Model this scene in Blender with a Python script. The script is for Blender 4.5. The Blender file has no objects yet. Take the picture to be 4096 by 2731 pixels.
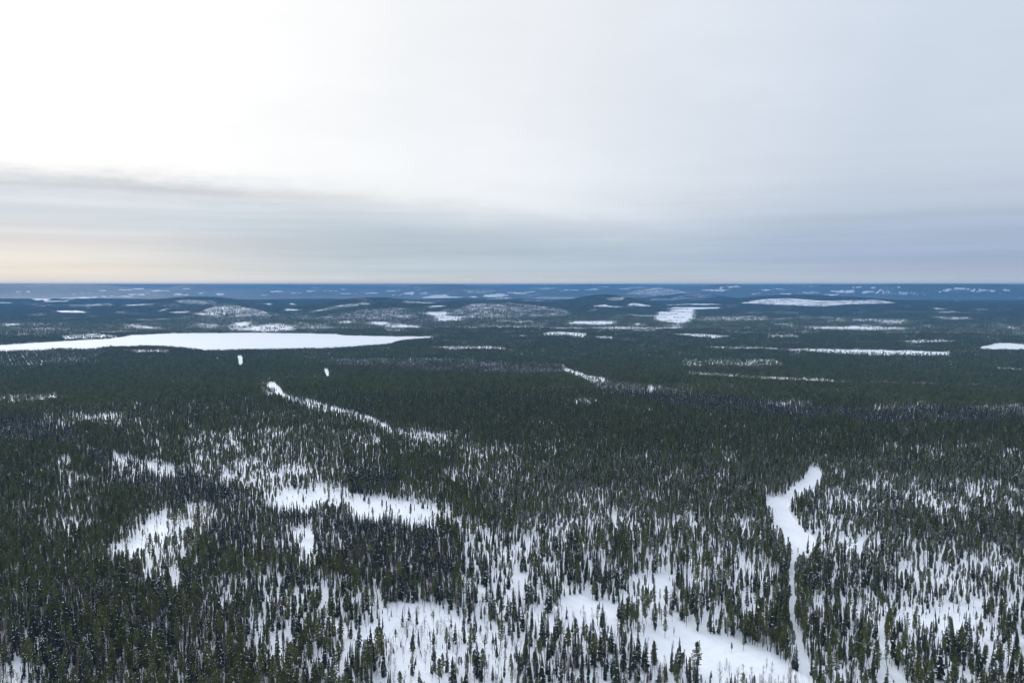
import bpy, math, random
import numpy as np

# ------------------------------------------------------------------ camera, sky, sun, exposure
S = bpy.context.scene
COL = S.collection
rng = np.random.default_rng(7)
R = random.Random(11)

CAM_Z = 120.0                  # the drone hovers 120 m above the near snow
F_SRC = 3186.0                 # focal length in photo pixels (28 mm on 36 mm, 4096 px wide)
V_HOR = 1139.0                 # photo row of the true horizon
PITCH = math.atan((1365.5 - V_HOR) / F_SRC)

cam_d = bpy.data.cameras.new("drone_camera")
cam_d.lens = 28.0
cam_d.sensor_width = 36.0
cam_d.clip_start = 1.0
cam_d.clip_end = 120000.0
cam = bpy.data.objects.new("drone_camera", cam_d)
cam.location = (0, 0, CAM_Z)
cam.rotation_euler = (math.radians(90) - PITCH, 0, 0)
COL.objects.link(cam)
S.camera = cam

SUN_AZ, SUN_EL = math.radians(-31), math.radians(23)

S.view_settings.view_transform = 'Standard'
S.view_settings.look = 'None'
S.view_settings.exposure = 0.0
S.view_settings.gamma = 1.0
S.cycles.use_denoising = True
S.cycles.denoiser = 'OPENIMAGEDENOISE'
S.cycles.denoising_input_passes = 'RGB_ALBEDO_NORMAL'
S.cycles.max_bounces = 6
S.cycles.diffuse_bounces = 3
S.cycles.glossy_bounces = 1
S.cycles.transmission_bounces = 1
S.cycles.volume_bounces = 1
S.cycles.transparent_max_bounces = 4
S.cycles.pixel_filter_type = 'BLACKMAN_HARRIS'
S.cycles.filter_width = 1.2


class NT:
    """small helper to write shader maths"""
    def __init__(s, tree):
        s.t = tree
        s.n = tree.nodes
        s.l = tree.links

    def put(s, sock, v):
        if isinstance(v, bpy.types.NodeSocket):
            s.l.new(v, sock)
        else:
            sock.default_value = v

    def m(s, op, a, b=None, c=None, clamp=False):
        n = s.n.new('ShaderNodeMath')
        n.operation = op
        n.use_clamp = clamp
        s.put(n.inputs[0], a)
        if b is not None:
            s.put(n.inputs[1], b)
        if c is not None:
            s.put(n.inputs[2], c)
        return n.outputs[0]

    def ramp(s, x, stops, interp='LINEAR'):
        n = s.n.new('ShaderNodeValToRGB')
        r = n.color_ramp
        r.interpolation = interp
        while len(r.elements) < len(stops):
            r.elements.new(0.5)
        for e, (p, c) in zip(r.elements, stops):
            e.position = p
            e.color = (c, c, c, 1) if isinstance(c, (int, float)) else (*c, 1)
        s.put(n.inputs[0], x)
        return n.outputs[0]

    def mix(s, f, a, b, mode='MIX'):
        n = s.n.new('ShaderNodeMix')
        n.data_type = 'RGBA'
        n.blend_type = mode
        n.clamp_factor = True
        s.put(n.inputs['Factor'], f)
        s.put(n.inputs[6], a)
        s.put(n.inputs[7], b)
        return n.outputs[2]

    def noise(s, vec, scale, detail=4, rough=0.5, dim='3D'):
        n = s.n.new('ShaderNodeTexNoise')
        n.noise_dimensions = dim
        s.put(n.inputs['Vector'], vec)
        n.inputs['Scale'].default_value = scale
        n.inputs['Detail'].default_value = detail
        n.inputs['Roughness'].default_value = rough
        return n.outputs['Fac']

    def smooth(s, x, a, b, lo=0.0, hi=1.0):
        n = s.n.new('ShaderNodeMapRange')
        n.interpolation_type = 'SMOOTHSTEP'
        s.put(n.inputs[0], x)
        for i, v in enumerate((a, b, lo, hi)):
            s.put(n.inputs[i + 1], v)
        return n.outputs[0]


def build_world():
    w = bpy.data.worlds.new("World")
    S.world = w
    w.use_nodes = True
    w.node_tree.nodes.clear()
    t = NT(w.node_tree)
    out = t.n.new('ShaderNodeOutputWorld')
    bg = t.n.new('ShaderNodeBackground')
    t.l.new(bg.outputs[0], out.inputs[0])
    sky = t.n.new('ShaderNodeTexSky')
    sky.sky_type = 'NISHITA'
    sky.sun_disc = False
    sky.sun_elevation = SUN_EL
    sky.sun_rotation = SUN_AZ
    sky.altitude = 300
    tc = t.n.new('ShaderNodeTexCoord')
    sep = t.n.new('ShaderNodeSeparateXYZ')
    t.l.new(tc.outputs['Generated'], sep.inputs[0])
    x, y, z = sep.outputs
    az = t.m('ARCTAN2', x, y)
    el = t.m('ARCSINE', z)
    # distance from the sun behind the cloud deck
    sd = (math.sin(SUN_AZ) * math.cos(SUN_EL), math.cos(SUN_AZ) * math.cos(SUN_EL), math.sin(SUN_EL))
    dot = t.n.new('ShaderNodeVectorMath')
    dot.operation = 'DOT_PRODUCT'
    t.l.new(tc.outputs['Generated'], dot.inputs[0])
    dot.inputs[1].default_value = sd
    th = t.m('ARCCOSINE', dot.outputs['Value'])
    thn = t.m('DIVIDE', th, math.pi)
    K = 1 / math.pi
    deck = t.ramp(thn, [(0.0, (1.0, 1.0, 1.0)), (.25 * K, (.574, .575, .574)), (.42 * K, (.534, .544, .556)),
                        (.55 * K, (.52, .532, .553)), (.72 * K, (.448, .476, .518)), (.95 * K, (.372, .414, .478)),
                        (1.5 * K, (.35, .39, .45)), (1.0, (.33, .36, .41))])
    deck = t.mix(1.0, deck, (1.72, 1.72, 1.72, 1), 'MULTIPLY')
    # soft mottling of the high deck
    mp = t.n.new('ShaderNodeMapping')
    t.l.new(tc.outputs['Generated'], mp.inputs[0])
    mp.inputs['Scale'].default_value = (1.3, 1.3, 4.5)
    mp.inputs['Rotation'].default_value = (0, math.radians(4), 0)
    mot = t.noise(mp.outputs[0], 2.2, 5, .55)
    deck = t.mix(1.0, deck, t.smooth(mot, .2, .8, .955, 1.045), 'MULTIPLY')
    # lower bank of stratus, its upper rim sloping down to the right
    mp2 = t.n.new('ShaderNodeMapping')
    t.l.new(tc.outputs['Generated'], mp2.inputs[0])
    mp2.inputs['Scale'].default_value = (3.0, 3.0, 22.0)
    n1 = t.noise(mp2.outputs[0], 1.6, 6, .6)
    mp3 = t.n.new('ShaderNodeMapping')
    t.l.new(tc.outputs['Generated'], mp3.inputs[0])
    mp3.inputs['Scale'].default_value = (13.0, 13.0, 48.0)
    n2 = t.noise(mp3.outputs[0], 1.5, 8, .65)
    edge = t.m('MULTIPLY_ADD', az, t.m('MULTIPLY_ADD', az, -.09, -.095), .1005)
    edge = t.m('ADD', edge, t.m('MULTIPLY', t.m('SUBTRACT', n1, .5), .026))
    edge = t.m('ADD', edge, t.m('MULTIPLY', t.m('SUBTRACT', n2, .5), .026))
    below = t.m('SUBTRACT', edge, el)                      # > 0 inside the bank
    width = t.smooth(az, -.45, .15, .013, .05)
    inside = t.smooth(t.m('DIVIDE', below, width), -1.0, 1.4)
    rim = t.m('MULTIPLY', inside, t.smooth(below, .008, .036, 1.0, 0.0))
    left = t.smooth(az, -.42, -.02, 1.0, 0.0)
    rimd = t.m('MULTIPLY', rim, left)
    # brightness of the bank: a dim underside, then streaks
    mp4 = t.n.new('ShaderNodeMapping')
    t.l.new(tc.outputs['Generated'], mp4.inputs[0])
    mp4.inputs['Scale'].default_value = (2.0, 2.0, 60.0)
    mp4.inputs['Rotation'].default_value = (0, math.radians(3.5), 0)
    strk = t.noise(mp4.outputs[0], 1.2, 5, .55)
    bank_l = t.ramp(t.m('DIVIDE', el, .2), [(0.0, (.76, .76, .75)), (.04, (.75, .75, .72)), (.08, (.775, .75, .705)), (.15, (.73, .725, .71)), (.235, (.675, .68, .715)),
                                            (.37, (.555, .635, .725)), (.5, (.645, .70, .78)), (.65, (.79, .81, .835))])
    bank_r = t.ramp(t.m('DIVIDE', el, .2), [(0.0, (.58, .63, .69)), (.05, (.45, .53, .655)), (.16, (.355, .45, .635)), (.3, (.385, .475, .64)),
                                            (.55, (.485, .56, .68)), (.9, (.60, .66, .74))])
    bank_m = t.ramp(t.m('DIVIDE', el, .2), [(0.0, (.74, .75, .73)), (.03, (.63, .68, .70)), (.08, (.48, .59, .68)), (.2, (.435, .54, .65)), (.36, (.51, .60, .70)),
                                            (.52, (.685, .72, .765)), (.7, (.80, .82, .84))])
    bank = t.mix(t.smooth(az, -.6, -.15), bank_l, bank_m)
    bank = t.mix(t.smooth(az, -.05, .5), bank, bank_r)
    bank = t.mix(1.0, bank, t.smooth(strk, .25, .75, .91, 1.07), 'MULTIPLY')
    bank = t.mix(rimd, bank, t.mix(1.0, bank, (.79, .805, .845, 1), 'MULTIPLY'))
    # over the right half the bank has no rim: it fades up into the deck
    soft = t.smooth(el, .03, .19, 1.0, 0.0)
    amount = t.mix(t.smooth(az, .02, .38), inside, soft)
    cloud = t.mix(amount, deck, bank)
    # lighter lip of cloud along the rim's right half
    lip = t.m('MULTIPLY', t.smooth(below, -.02, .0), t.smooth(below, .004, .02, 1.0, 0.0))
    lip = t.m('MULTIPLY', lip, t.m('MULTIPLY', t.smooth(az, -.3, -.05), t.smooth(az, .12, .34, 1.0, 0.0)))
    cloud = t.mix(lip, cloud, t.mix(1.0, cloud, (1.06, 1.06, 1.055, 1), 'MULTIPLY'))
    # a little of the clear sky comes through the thin deck
    clear = t.mix(1.0, sky.outputs[0], (.1, .1, .1, 1), 'MULTIPLY')
    col = t.mix(.06, cloud, clear)
    # overhead the deck is brighter, and it closes below the horizon
    col = t.mix(1.0, col, t.smooth(el, .42, .95, 1.0, 1.75), 'MULTIPLY')
    t.l.new(col, bg.inputs['Color'])
    bg.inputs['Strength'].default_value = 1.0
    w.cycles.sampling_method = 'MANUAL'
    w.cycles.sample_map_resolution = 512


build_world()

sun_d = bpy.data.lights.new("sun", 'SUN')
sun_d.energy = 1.25
sun_d.angle = math.radians(14)
sun_d.color = (1.0, .95, .88)
sun = bpy.data.objects.new("sun", sun_d)
COL.objects.link(sun)
sun.rotation_euler = (math.pi / 2 - SUN_EL, 0, math.pi - SUN_AZ)


# ------------------------------------------------------------------ noise, survey, terrain
_perm = np.random.default_rng(3).random((4, 512 * 512)).astype(np.float32)


def vnoise(x, y, wl, k=0):
    """smooth value noise in -1..1 of wavelength wl metres"""
    X = np.asarray(x, np.float64) / wl + 137.3 * (k + 1)
    Y = np.asarray(y, np.float64) / wl + 71.9 * (k + 2)
    ix, iy = np.floor(X).astype(np.int64), np.floor(Y).astype(np.int64)
    fx, fy = X - ix, Y - iy
    fx, fy = fx * fx * fx * (fx * (fx * 6 - 15) + 10), fy * fy * fy * (fy * (fy * 6 - 15) + 10)
    P = _perm[k % 4]
    h = lambda a, b: P[((a & 511) * 512 + (b & 511))]
    v = (h(ix, iy) * (1 - fx) + h(ix + 1, iy) * fx) * (1 - fy) + (h(ix, iy + 1) * (1 - fx) + h(ix + 1, iy + 1) * fx) * fy
    return v * 2 - 1


def fbm(x, y, wl, k=0, octaves=3):
    v, a, s = 0, 1.0, 0
    for i in range(octaves):
        v = v + a * vnoise(x, y, wl / 2 ** i, k + i)
        s += a
        a *= .5
    return v / s


def sstep(x, a, b):
    t = np.clip((np.asarray(x, float) - a) / (b - a), 0, 1)
    return t * t * (3 - 2 * t)


LAKE_Z = -45.0
# the named hills: bearing column, crest row, distance, half width (columns), depth (fraction of distance)
HILLS = [
    (790, 1186, 6200, 190, .12), (925, 1217, 4300, 120, .10),
    (1525, 1233, 4100, 150, .09), (1500, 1194, 5100, 210, .11), (1960, 1206, 5000, 300, .13), (2420, 1182, 5600, 140, .10),
    (1250, 1225, 4800, 120, .08),
    (2623, 1148, 11000, 125, .08), (2770, 1174, 9000, 120, .07), (1916, 1155, 11500, 165, .08),
    (3230, 1180, 6900, 290, .10), (3780, 1206, 6200, 420, .12), (2180, 1149, 14000, 160, .08),
    (3507, 1153, 14000, 190, .07), (3770, 1154, 13500, 130, .06), (3250, 1131.5, 13500, 103, .05), (3560, 1134.5, 13500, 220, .06),
    (3830, 1133.0, 13500, 324, .06), (261, 1135.5, 13500, 246, .06), (60, 1138.5, 13500, 103, .05),
    (1700, 1136.5, 13500, 129, .05), (1808, 1136.0, 13500, 103, .05), (2890, 1137.5, 13500, 194, .05), (770, 1139, 15000, 90, .05),
    (1130, 1139, 27000, 40, .03), (2110, 1139, 24000, 90, .04), (1300, 1154, 15000, 160, .07), (1030, 1156, 14000, 120, .06),
    (650, 1158, 13000, 110, .06), (2420, 1152, 15000, 110, .05), (3050, 1152, 12500, 130, .06),
]


def terrain(x, y):
    x = np.asarray(x, float)
    y = np.asarray(y, float)
    r = np.hypot(x, y)
    z = LAKE_Z * sstep(r, 520, 1900)
    near = sstep(r, 150, 350) * (1 - sstep(r, 1300, 1850))
    z = z + near * (2.2 * fbm(x, y, 190, 0, 2) + .5 * fbm(x, y, 45, 2, 1))
    mid = sstep(r, 2950, 4200)
    z = z + mid * (9 * fbm(x, y, 900, 1) + 4)
    far = sstep(r, 7000, 14000)
    z = z + far * (8 + 74 * fbm(x, y, 3000, 2, 2) + 16 * fbm(x, y, 1300, 0, 2) + 105 * sstep(r, 13000, 30000))
    bear = np.arctan2(x, np.maximum(y, 1))
    for (u, v, d, hw, dep) in HILLS:
        b0 = math.atan((u - 2048) / F_SRC)
        dd = d
        zc = CAM_Z - d * (v - V_HOR) / F_SRC * math.cos(b0) ** 0
        k = (np.abs((bear - b0) / (hw / F_SRC)) ** 2.2 + np.abs((r / math.hypot(1, math.tan(b0)) * math.hypot(1, math.tan(b0)) - dd) / (dep * dd)) ** 2.0)
        w = np.exp(-k * .75)
        w = w * (r > 2900)
        rough = 1 + .10 * fbm(x, y, 700, 3, 2)
        z = z + np.maximum(zc - z, 0) * np.clip(w * rough, 0, 1)
    return np.where(z > 110, 110 + 26 * np.tanh((z - 110) / 26), z)


def survey(x, y, z):
    """bearing and dip of a point from the drone, as photo column and row"""
    cp, sp = math.cos(PITCH), math.sin(PITCH)
    dz = z - CAM_Z
    fwd = y * cp - dz * sp
    up = y * sp + dz * cp
    fwd = np.maximum(fwd, 1e-3)
    return 2048 + F_SRC * x / fwd, 1365.5 - F_SRC * up / fwd


def ground_at(u, v, lift=0.0):
    """the point of the snow that the drone sees at a photo column and row (near ground)"""
    cp, sp = math.cos(PITCH), math.sin(PITCH)
    a, b = (u - 2048) / F_SRC, (1365.5 - v) / F_SRC
    d = np.array([a, cp + b * sp, -sp + b * cp])
    t = CAM_Z / -d[2]
    for _ in range(25):
        z = float(terrain(d[0] * t, d[1] * t)) + lift
        t = t * .4 + .6 * (z - CAM_Z) / d[2]
    return d[0] * t, d[1] * t, CAM_Z + d[2] * t - lift


def inpoly(px, py, poly):
    p = np.asarray(poly, float)
    res = np.zeros(px.shape, bool)
    m = (px >= p[:, 0].min()) & (px <= p[:, 0].max()) & (py >= p[:, 1].min()) & (py <= p[:, 1].max())
    if not m.any():
        return res
    X, Y = px[m], py[m]
    c = np.zeros(X.shape, bool)
    j = len(p) - 1
    for i in range(len(p)):
        xi, yi, xj, yj = *p[i], *p[j]
        if yi != yj:
            c ^= ((yi > Y) != (yj > Y)) & (X < (xj - xi) * (Y - yi) / (yj - yi) + xi)
        j = i
    res[m] = c
    return res


# ------------------------------------------------------------------ the map: how much snow shows where (surveyed outlines)
LAKE = [(-600, 1384), (0, 1382), (131, 1373), (248, 1366), (435, 1356), (501, 1347), (522, 1342), (653, 1336), (1024, 1332), (1076, 1333), (1342, 1337), (1372, 1343),
        (1590, 1347), (1742, 1347), (1677, 1352), (1590, 1360), (1568, 1371), (1372, 1385), (1272, 1390), (1068, 1393), (805, 1397), (766, 1391), (697, 1384), (566, 1380),
        (435, 1384), (348, 1393), (226, 1391), (131, 1397), (0, 1401), (-600, 1408)]
LAKE2 = [(3915, 1391), (3960, 1382), (3995, 1373), (4050, 1375), (4096, 1379), (4350, 1386), (4500, 1392), (4350, 1398), (4096, 1393), (4000, 1396)]
ROAD_AREA = [(3237, 1868), (3262, 1868), (3290, 1905), (3262, 1930), (3228, 1952), (3182, 1988), (3140, 2026), (3150, 2040), (3178, 2061), (3190, 2100), (3210, 2135), (3262, 2150), (3270, 2185),
             (3232, 2212), (3175, 2212), (3150, 2192), (3112, 2135), (3096, 2092), (3085, 2060), (3060, 2020), (3060, 1994), (3080, 1990), (3129, 1990), (3160, 1962), (3194, 1938), (3226, 1903)]
ROAD_LOW = [(3205, 2205), (3180, 2300), (3180, 2360), (3186, 2420), (3176, 2480), (3200, 2540), (3216, 2600), (3230, 2650), (3272, 2800), (3205, 2800), (3182, 2650), (3172, 2600), (3162, 2540),
            (3152, 2480), (3158, 2420), (3157, 2360), (3157, 2300), (3172, 2205)]
ROAD_SEEN_LOW = [(3165, 2530), (3195, 2530), (3215, 2600), (3230, 2650), (3255, 2760), (3215, 2760), (3185, 2650), (3172, 2600)]
ROAD2_AREA = [(3524, 2470), (3545, 2470), (3538, 2560), (3552, 2630), (3595, 2690), (3650, 2760), (3590, 2760), (3555, 2695), (3518, 2635), (3510, 2560)]

# (share of snow that shows through, outline); later lines win
SNOW = [
    # --- broad stands
    (.20, [(560, 1760), (760, 1735), (1100, 1715), (1500, 1735), (1560, 1800), (1520, 1890), (1050, 1950), (850, 1950), (720, 1890), (600, 1840)]),
    (.10, [(700, 1600), (1050, 1610), (1500, 1690), (1100, 1720), (760, 1735), (560, 1760), (450, 1720), (560, 1640)]),
    (.10, [(250, 1640), (700, 1600), (560, 1700), (200, 1720)]),
    (.14, [(1600, 1740), (1950, 1740), (2100, 1800), (1900, 1860), (1600, 1830)]),
    (.11, [(1500, 1890), (2048, 1850), (2450, 1900), (2900, 1870), (3000, 1960), (2900, 2050), (2300, 2060), (1900, 2080), (1700, 2040), (1560, 2000)]),
    (.07, [(3250, 1780), (4096, 1790), (4096, 1900), (3300, 1930)]),
    (.15, [(3290, 1930), (4096, 1930), (4096, 2200), (3280, 2180), (3190, 2060)]),
    (.27, [(3260, 2180), (4096, 2170), (4096, 2420), (3600, 2420), (3230, 2380)]),
    (.20, [(3200, 2250), (3560, 2240), (3560, 2380), (3230, 2390)]),
    (.34, [(3230, 2390), (3600, 2400), (4150, 2370), (4150, 2760), (3240, 2760)]),
    (.30, [(2048, 2080), (2600, 2050), (3030, 2080), (3110, 2250), (3140, 2450), (2800, 2540), (2500, 2500), (2300, 2330), (2048, 2250)]),
    (.38, [(1830, 2160), (2048, 2160), (2300, 2330), (2500, 2500), (2050, 2560), (1860, 2420)]),
    (.44, [(1840, 2420), (2250, 2430), (2560, 2540), (2720, 2600), (2850, 2690), (3180, 2690), (3200, 2790), (1440, 2790), (1560, 2600)]),
    (.24, [(1050, 2300), (1480, 2330), (1560, 2440), (1500, 2620), (1440, 2790), (950, 2790), (1000, 2500)]),
    (.12, [(0, 2330), (900, 2330), (1050, 2300), (1000, 2500), (950, 2790), (0, 2790), (-200, 2790), (-200, 2330)]),
    (.26, [(0, 2560), (170, 2540), (180, 2700), (200, 2790), (-100, 2790)]),
    (.05, [(250, 1765), (450, 1835), (720, 1890), (900, 1960), (1080, 2040), (1400, 2078), (1560, 2072), (1700, 2100), (1800, 2170), (1840, 2300), (1800, 2430), (1550, 2410), (1480, 2340), (1200, 2250), (850, 2230), (800, 2060), (700, 2040), (450, 1930), (330, 1850)]),
    (.05, [(0, 1900), (300, 1960), (600, 1980), (740, 2050), (600, 2070), (240, 2085), (0, 2110)]),
    (.06, [(0, 2150), (520, 2150), (560, 2260), (380, 2330), (0, 2330)]),
    (.03, [(2270, 1480), (2450, 1530), (2650, 1550), (2900, 1600), (3300, 1640), (3500, 1645), (4096, 1625), (4096, 1690), (3500, 1710), (3100, 1690), (2700, 1640), (2400, 1570)]),
    (.42, [(1050, 1955), (1300, 1935), (1600, 1995), (1800, 2040), (1850, 2110), (1640, 2105), (1350, 2050), (1070, 2040)]),
    (.36, [(500, 2080), (620, 2045), (740, 2035), (800, 2110), (720, 2165), (560, 2195), (480, 2165)]),
    (.006, [(1366, 1440), (1700, 1435), (2250, 1460), (2280, 1500), (1900, 1500), (1600, 1480), (1366, 1470), (1250, 1450)]),
    (.015, [(1394, 1900), (1590, 1905), (1595, 1955), (1480, 1985), (1390, 1970)]),
    # --- bogs and clearings near the drone
    (.80, [(448, 1804), (492, 1831), (588, 1844), (705, 1868), (705, 1883), (631, 1874), (501, 1850), (453, 1826)]),
    (.80, [(209, 1835), (257, 1833), (287, 1844), (287, 1852), (244, 1852)]),
    (.32, [(70, 1892), (144, 1870), (261, 1896), (414, 1926), (374, 1939), (279, 1926), (183, 1905)]),
    (-.6, [(553, 2105), (610, 2074), (718, 2061), (740, 2092), (697, 2118), (627, 2144), (579, 2157), (522, 2153)]),
    (.36, [(139, 2109), (244, 2083), (392, 2083), (396, 2114), (305, 2135), (218, 2148), (139, 2135)]),
    (.38, [(740, 2022), (827, 2005), (870, 2057), (827, 2135), (740, 2150), (700, 2120), (740, 2092)]),
    (.35, [(392, 2183), (448, 2183), (540, 2165), (720, 2150), (800, 2160), (720, 2330), (690, 2365), (570, 2310), (480, 2240), (400, 2216)]),
    (.92, [(692, 2303), (716, 2295), (712, 2350), (688, 2362)]),
    (.90, [(1100, 1992), (1200, 1975), (1290, 1995), (1230, 2020), (1130, 2015)]), (.92, [(1400, 2030), (1480, 2000), (1560, 2030), (1500, 2060), (1430, 2055)]), (.86, [(1560, 2045), (1740, 2060), (1745, 2085), (1640, 2075)]),
    (.93, [(560, 2115), (640, 2082), (680, 2095), (600, 2147), (560, 2147)]),
    (-.64, [(1089, 1975), (1176, 1955), (1294, 1972), (1385, 2000), (1485, 1987), (1568, 2013), (1634, 2040), (1747, 2048), (1751, 2092), (1677, 2079), (1568, 2061), (1494, 2074), (1416, 2070), (1329, 2035), (1220, 2038), (1111, 2026)]),
    (.42, [(1751, 2060), (1900, 2090), (2048, 2130), (2048, 2190), (1800, 2115)]),
    (.75, [(1198, 2183), (1272, 2190), (1270, 2225), (1190, 2225)]),
    (.55, [(1150, 2130), (1230, 2110), (1260, 2190), (1180, 2190)]),
    (.38, [(2570, 1812), (2680, 1812), (2670, 1838), (2580, 1838)]),
    (.35, [(2890, 1820), (2975, 1820), (2975, 1870), (2890, 1870)]),
    (.96, [(2453, 2042), (2471, 2042), (2469, 2070), (2455, 2070)]),
    (.62, [(2657, 2085), (2810, 2090), (2800, 2125), (2680, 2125)]),
    (.85, [(2055, 2165), (2150, 2170), (2130, 2185), (2060, 2185)]),
    (.97, [(2231, 2408), (2309, 2388), (2379, 2403), (2483, 2438), (2496, 2455), (2396, 2451), (2318, 2460), (2244, 2436)]),
    (.95, [(2605, 2303), (2745, 2299), (2762, 2310), (2701, 2329), (2679, 2347), (2657, 2381), (2679, 2434), (2636, 2412), (2614, 2368), (2505, 2336)]),
    (1.0, [(2549, 2514), (2679, 2514), (2788, 2530), (2919, 2547), (3028, 2590), (3072, 2612), (3110, 2640), (3160, 2665), (3150, 2700), (3072, 2688), (2950, 2676), (2853, 2664), (2806, 2655), (2797, 2625), (2745, 2590), (2679, 2566), (2649, 2553), (2570, 2544), (2518, 2523)]),
    (.72, [(1481, 2460), (1590, 2408), (1786, 2425), (1829, 2521), (1829, 2586), (1764, 2608), (1568, 2564), (1546, 2608), (1525, 2521)]),
    (.60, [(1120, 2530), (1175, 2500), (1165, 2600), (1120, 2620)]),
    (.7, [(2820, 2215), (2980, 2220), (2960, 2250), (2840, 2245)]),
    (1.0, ROAD_AREA), (.93, ROAD_SEEN_LOW), (1.0, ROAD2_AREA),
    # --- the middle distance
    (.94, [(950, 1424), (966, 1422), (972, 1452), (956, 1456)]),
    (.94, [(1296, 1474), (1310, 1478), (1318, 1495), (1306, 1500)]),
    (.93, [(1075, 1533), (1095, 1530), (1125, 1560), (1140, 1587), (1110, 1592)]),
    (.30, [(1040, 1530), (1075, 1533), (1140, 1590), (1060, 1592)]),
    (.85, [(1125, 1575), (1180, 1595), (1240, 1604), (1330, 1628), (1420, 1650), (1480, 1672), (1540, 1695), (1570, 1722), (1590, 1740), (1560, 1730), (1520, 1705), (1440, 1675), (1380, 1655), (1320, 1640), (1230, 1618), (1130, 1596)]),
    (.90, [(1450, 1658), (1478, 1664), (1500, 1690), (1470, 1680)]),
    (.72, [(2249, 1455), (2268, 1476), (2330, 1497), (2352, 1503), (2445, 1519), (2400, 1520), (2340, 1510), (2290, 1494), (2258, 1478)]),
    (.9, [(2600, 1545), (2612, 1547), (2611, 1562), (2602, 1560)]),
    (.24, [(2270, 1605), (2390, 1600), (2400, 1625), (2280, 1627)]),
    (.30, [(2530, 1625), (2640, 1640), (2600, 1650)]),
    (.33, [(2730, 1490), (3020, 1505), (3300, 1520), (3400, 1530), (3300, 1532), (3000, 1518), (2740, 1502)]),
    (.6, [(3970, 1470), (4096, 1480), (4096, 1487), (3990, 1479)]),
    (.15, [(3040, 1600), (3260, 1605), (3300, 1630), (3060, 1630)]),
    (.19, [(3480, 1610), (3700, 1610), (3780, 1640), (3500, 1650)]),
    (.14, [(2730, 1440), (3100, 1440), (3150, 1470), (2730, 1470)]),
    (.75, [(3100, 1395), (3270, 1398), (3440, 1400), (3640, 1404), (3800, 1411), (3800, 1419), (3500, 1418), (3330, 1409)]),
    (.30, [(2820, 1388), (3110, 1393), (3110, 1402), (2850, 1396)]),
    (.25, [(1690, 1388), (1960, 1386), (2040, 1398), (1800, 1402)]),
    (.22, [(480, 1400), (670, 1402), (680, 1414), (560, 1414)]),
    (.14, [(0, 1583), (150, 1578), (300, 1590), (290, 1612), (0, 1618)]), (.28, [(160, 1655), (470, 1662), (470, 1690), (180, 1688)]),
    (.40, [(1570, 1718), (1650, 1735), (1790, 1740), (1790, 1790), (1740, 1780), (1640, 1765), (1580, 1742)]),
    # --- beyond the lake
    (.84, [(205, 1244), (310, 1241), (357, 1250), (260, 1250)]), (.5, [(490, 1281), (600, 1278), (720, 1276), (675, 1281), (560, 1286)]),
    (.92, [(927, 1294), (1000, 1286), (1005, 1300), (940, 1303)]), (.72, [(906, 1306), (1024, 1308), (1076, 1296), (1130, 1299), (1190, 1308), (1180, 1318), (1100, 1325), (1000, 1322)]),
    (.85, [(1354, 1285), (1425, 1285), (1400, 1291), (1360, 1290)]), (.8, [(1440, 1292), (1540, 1289), (1580, 1296), (1690, 1303), (1640, 1307), (1560, 1304), (1500, 1296)]),
    (.22, [(1780, 1260), (1880, 1215), (2048, 1210), (2250, 1235), (2300, 1260), (2048, 1275), (1880, 1275)]),
    (.18, [(1340, 1270), (1440, 1240), (1560, 1232), (1600, 1245), (1700, 1275), (1500, 1278), (1350, 1276)]),
    (.88, [(1695, 1250), (1790, 1245), (1790, 1265), (1850, 1270), (1850, 1277), (1745, 1277), (1735, 1262)]), (.8, [(1703, 1224), (1780, 1222), (1780, 1226), (1705, 1227)]),
    (.3, [(1230, 1248), (1330, 1225), (1480, 1207), (1480, 1222), (1350, 1235), (1240, 1252)]),
    (.4, [(1605, 1203), (1720, 1205), (1800, 1212), (1700, 1216), (1610, 1213)]),
    (.36, [(780, 1262), (850, 1220), (920, 1215), (1060, 1245), (1100, 1262), (920, 1272)]), (.28, [(690, 1205), (760, 1198), (860, 1205), (870, 1215), (780, 1222)]),
    (.4, [(250, 1222), (450, 1212), (460, 1225), (300, 1228)]), (.4, [(490, 1220), (620, 1214), (615, 1222), (500, 1226)]),
    (.3, [(0, 1295), (90, 1293), (90, 1310), (0, 1313)]), (.3, [(60, 1313), (290, 1314), (290, 1322), (70, 1322)]), (.5, [(497, 1297), (560, 1303), (670, 1315), (660, 1321), (560, 1320), (500, 1317)]),
    (.42, [(735, 1313), (800, 1302), (866, 1298), (866, 1314), (760, 1316)]), (.33, [(250, 1345), (380, 1335), (470, 1345), (460, 1352), (350, 1358), (250, 1362)]),
    (.92, [(2265, 1288), (2400, 1285), (2460, 1282), (2465, 1291), (2400, 1295), (2310, 1294)]), (.9, [(2505, 1221), (2530, 1212), (2605, 1223), (2590, 1225), (2530, 1222)]),
    (.8, [(2370, 1224), (2420, 1217), (2440, 1224), (2480, 1226), (2470, 1230), (2440, 1226), (2375, 1226)]), (.6, [(2330, 1250), (2380, 1236), (2395, 1238), (2350, 1250)]),
    (.72, [(2165, 1332), (2240, 1328), (2350, 1335), (2330, 1347), (2280, 1340), (2180, 1337)]), (.5, [(2375, 1347), (2440, 1350), (2470, 1356), (2400, 1357)]), (.6, [(2075, 1343), (2120, 1345), (2080, 1348)]),
    (.55, [(2670, 1337), (2790, 1337), (2940, 1345), (2860, 1357), (2790, 1351), (2700, 1342)]), (.75, [(2525, 1290), (2580, 1300), (2560, 1304), (2540, 1298)]),
    (.5, [(2200, 1313), (2740, 1312), (2740, 1317), (2200, 1318)]),
    (.35, [(2080, 1200), (2170, 1187), (2300, 1188), (2290, 1200), (2100, 1210)]), (.35, [(2430, 1190), (2500, 1188), (2500, 1200), (2440, 1204)]),
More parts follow.
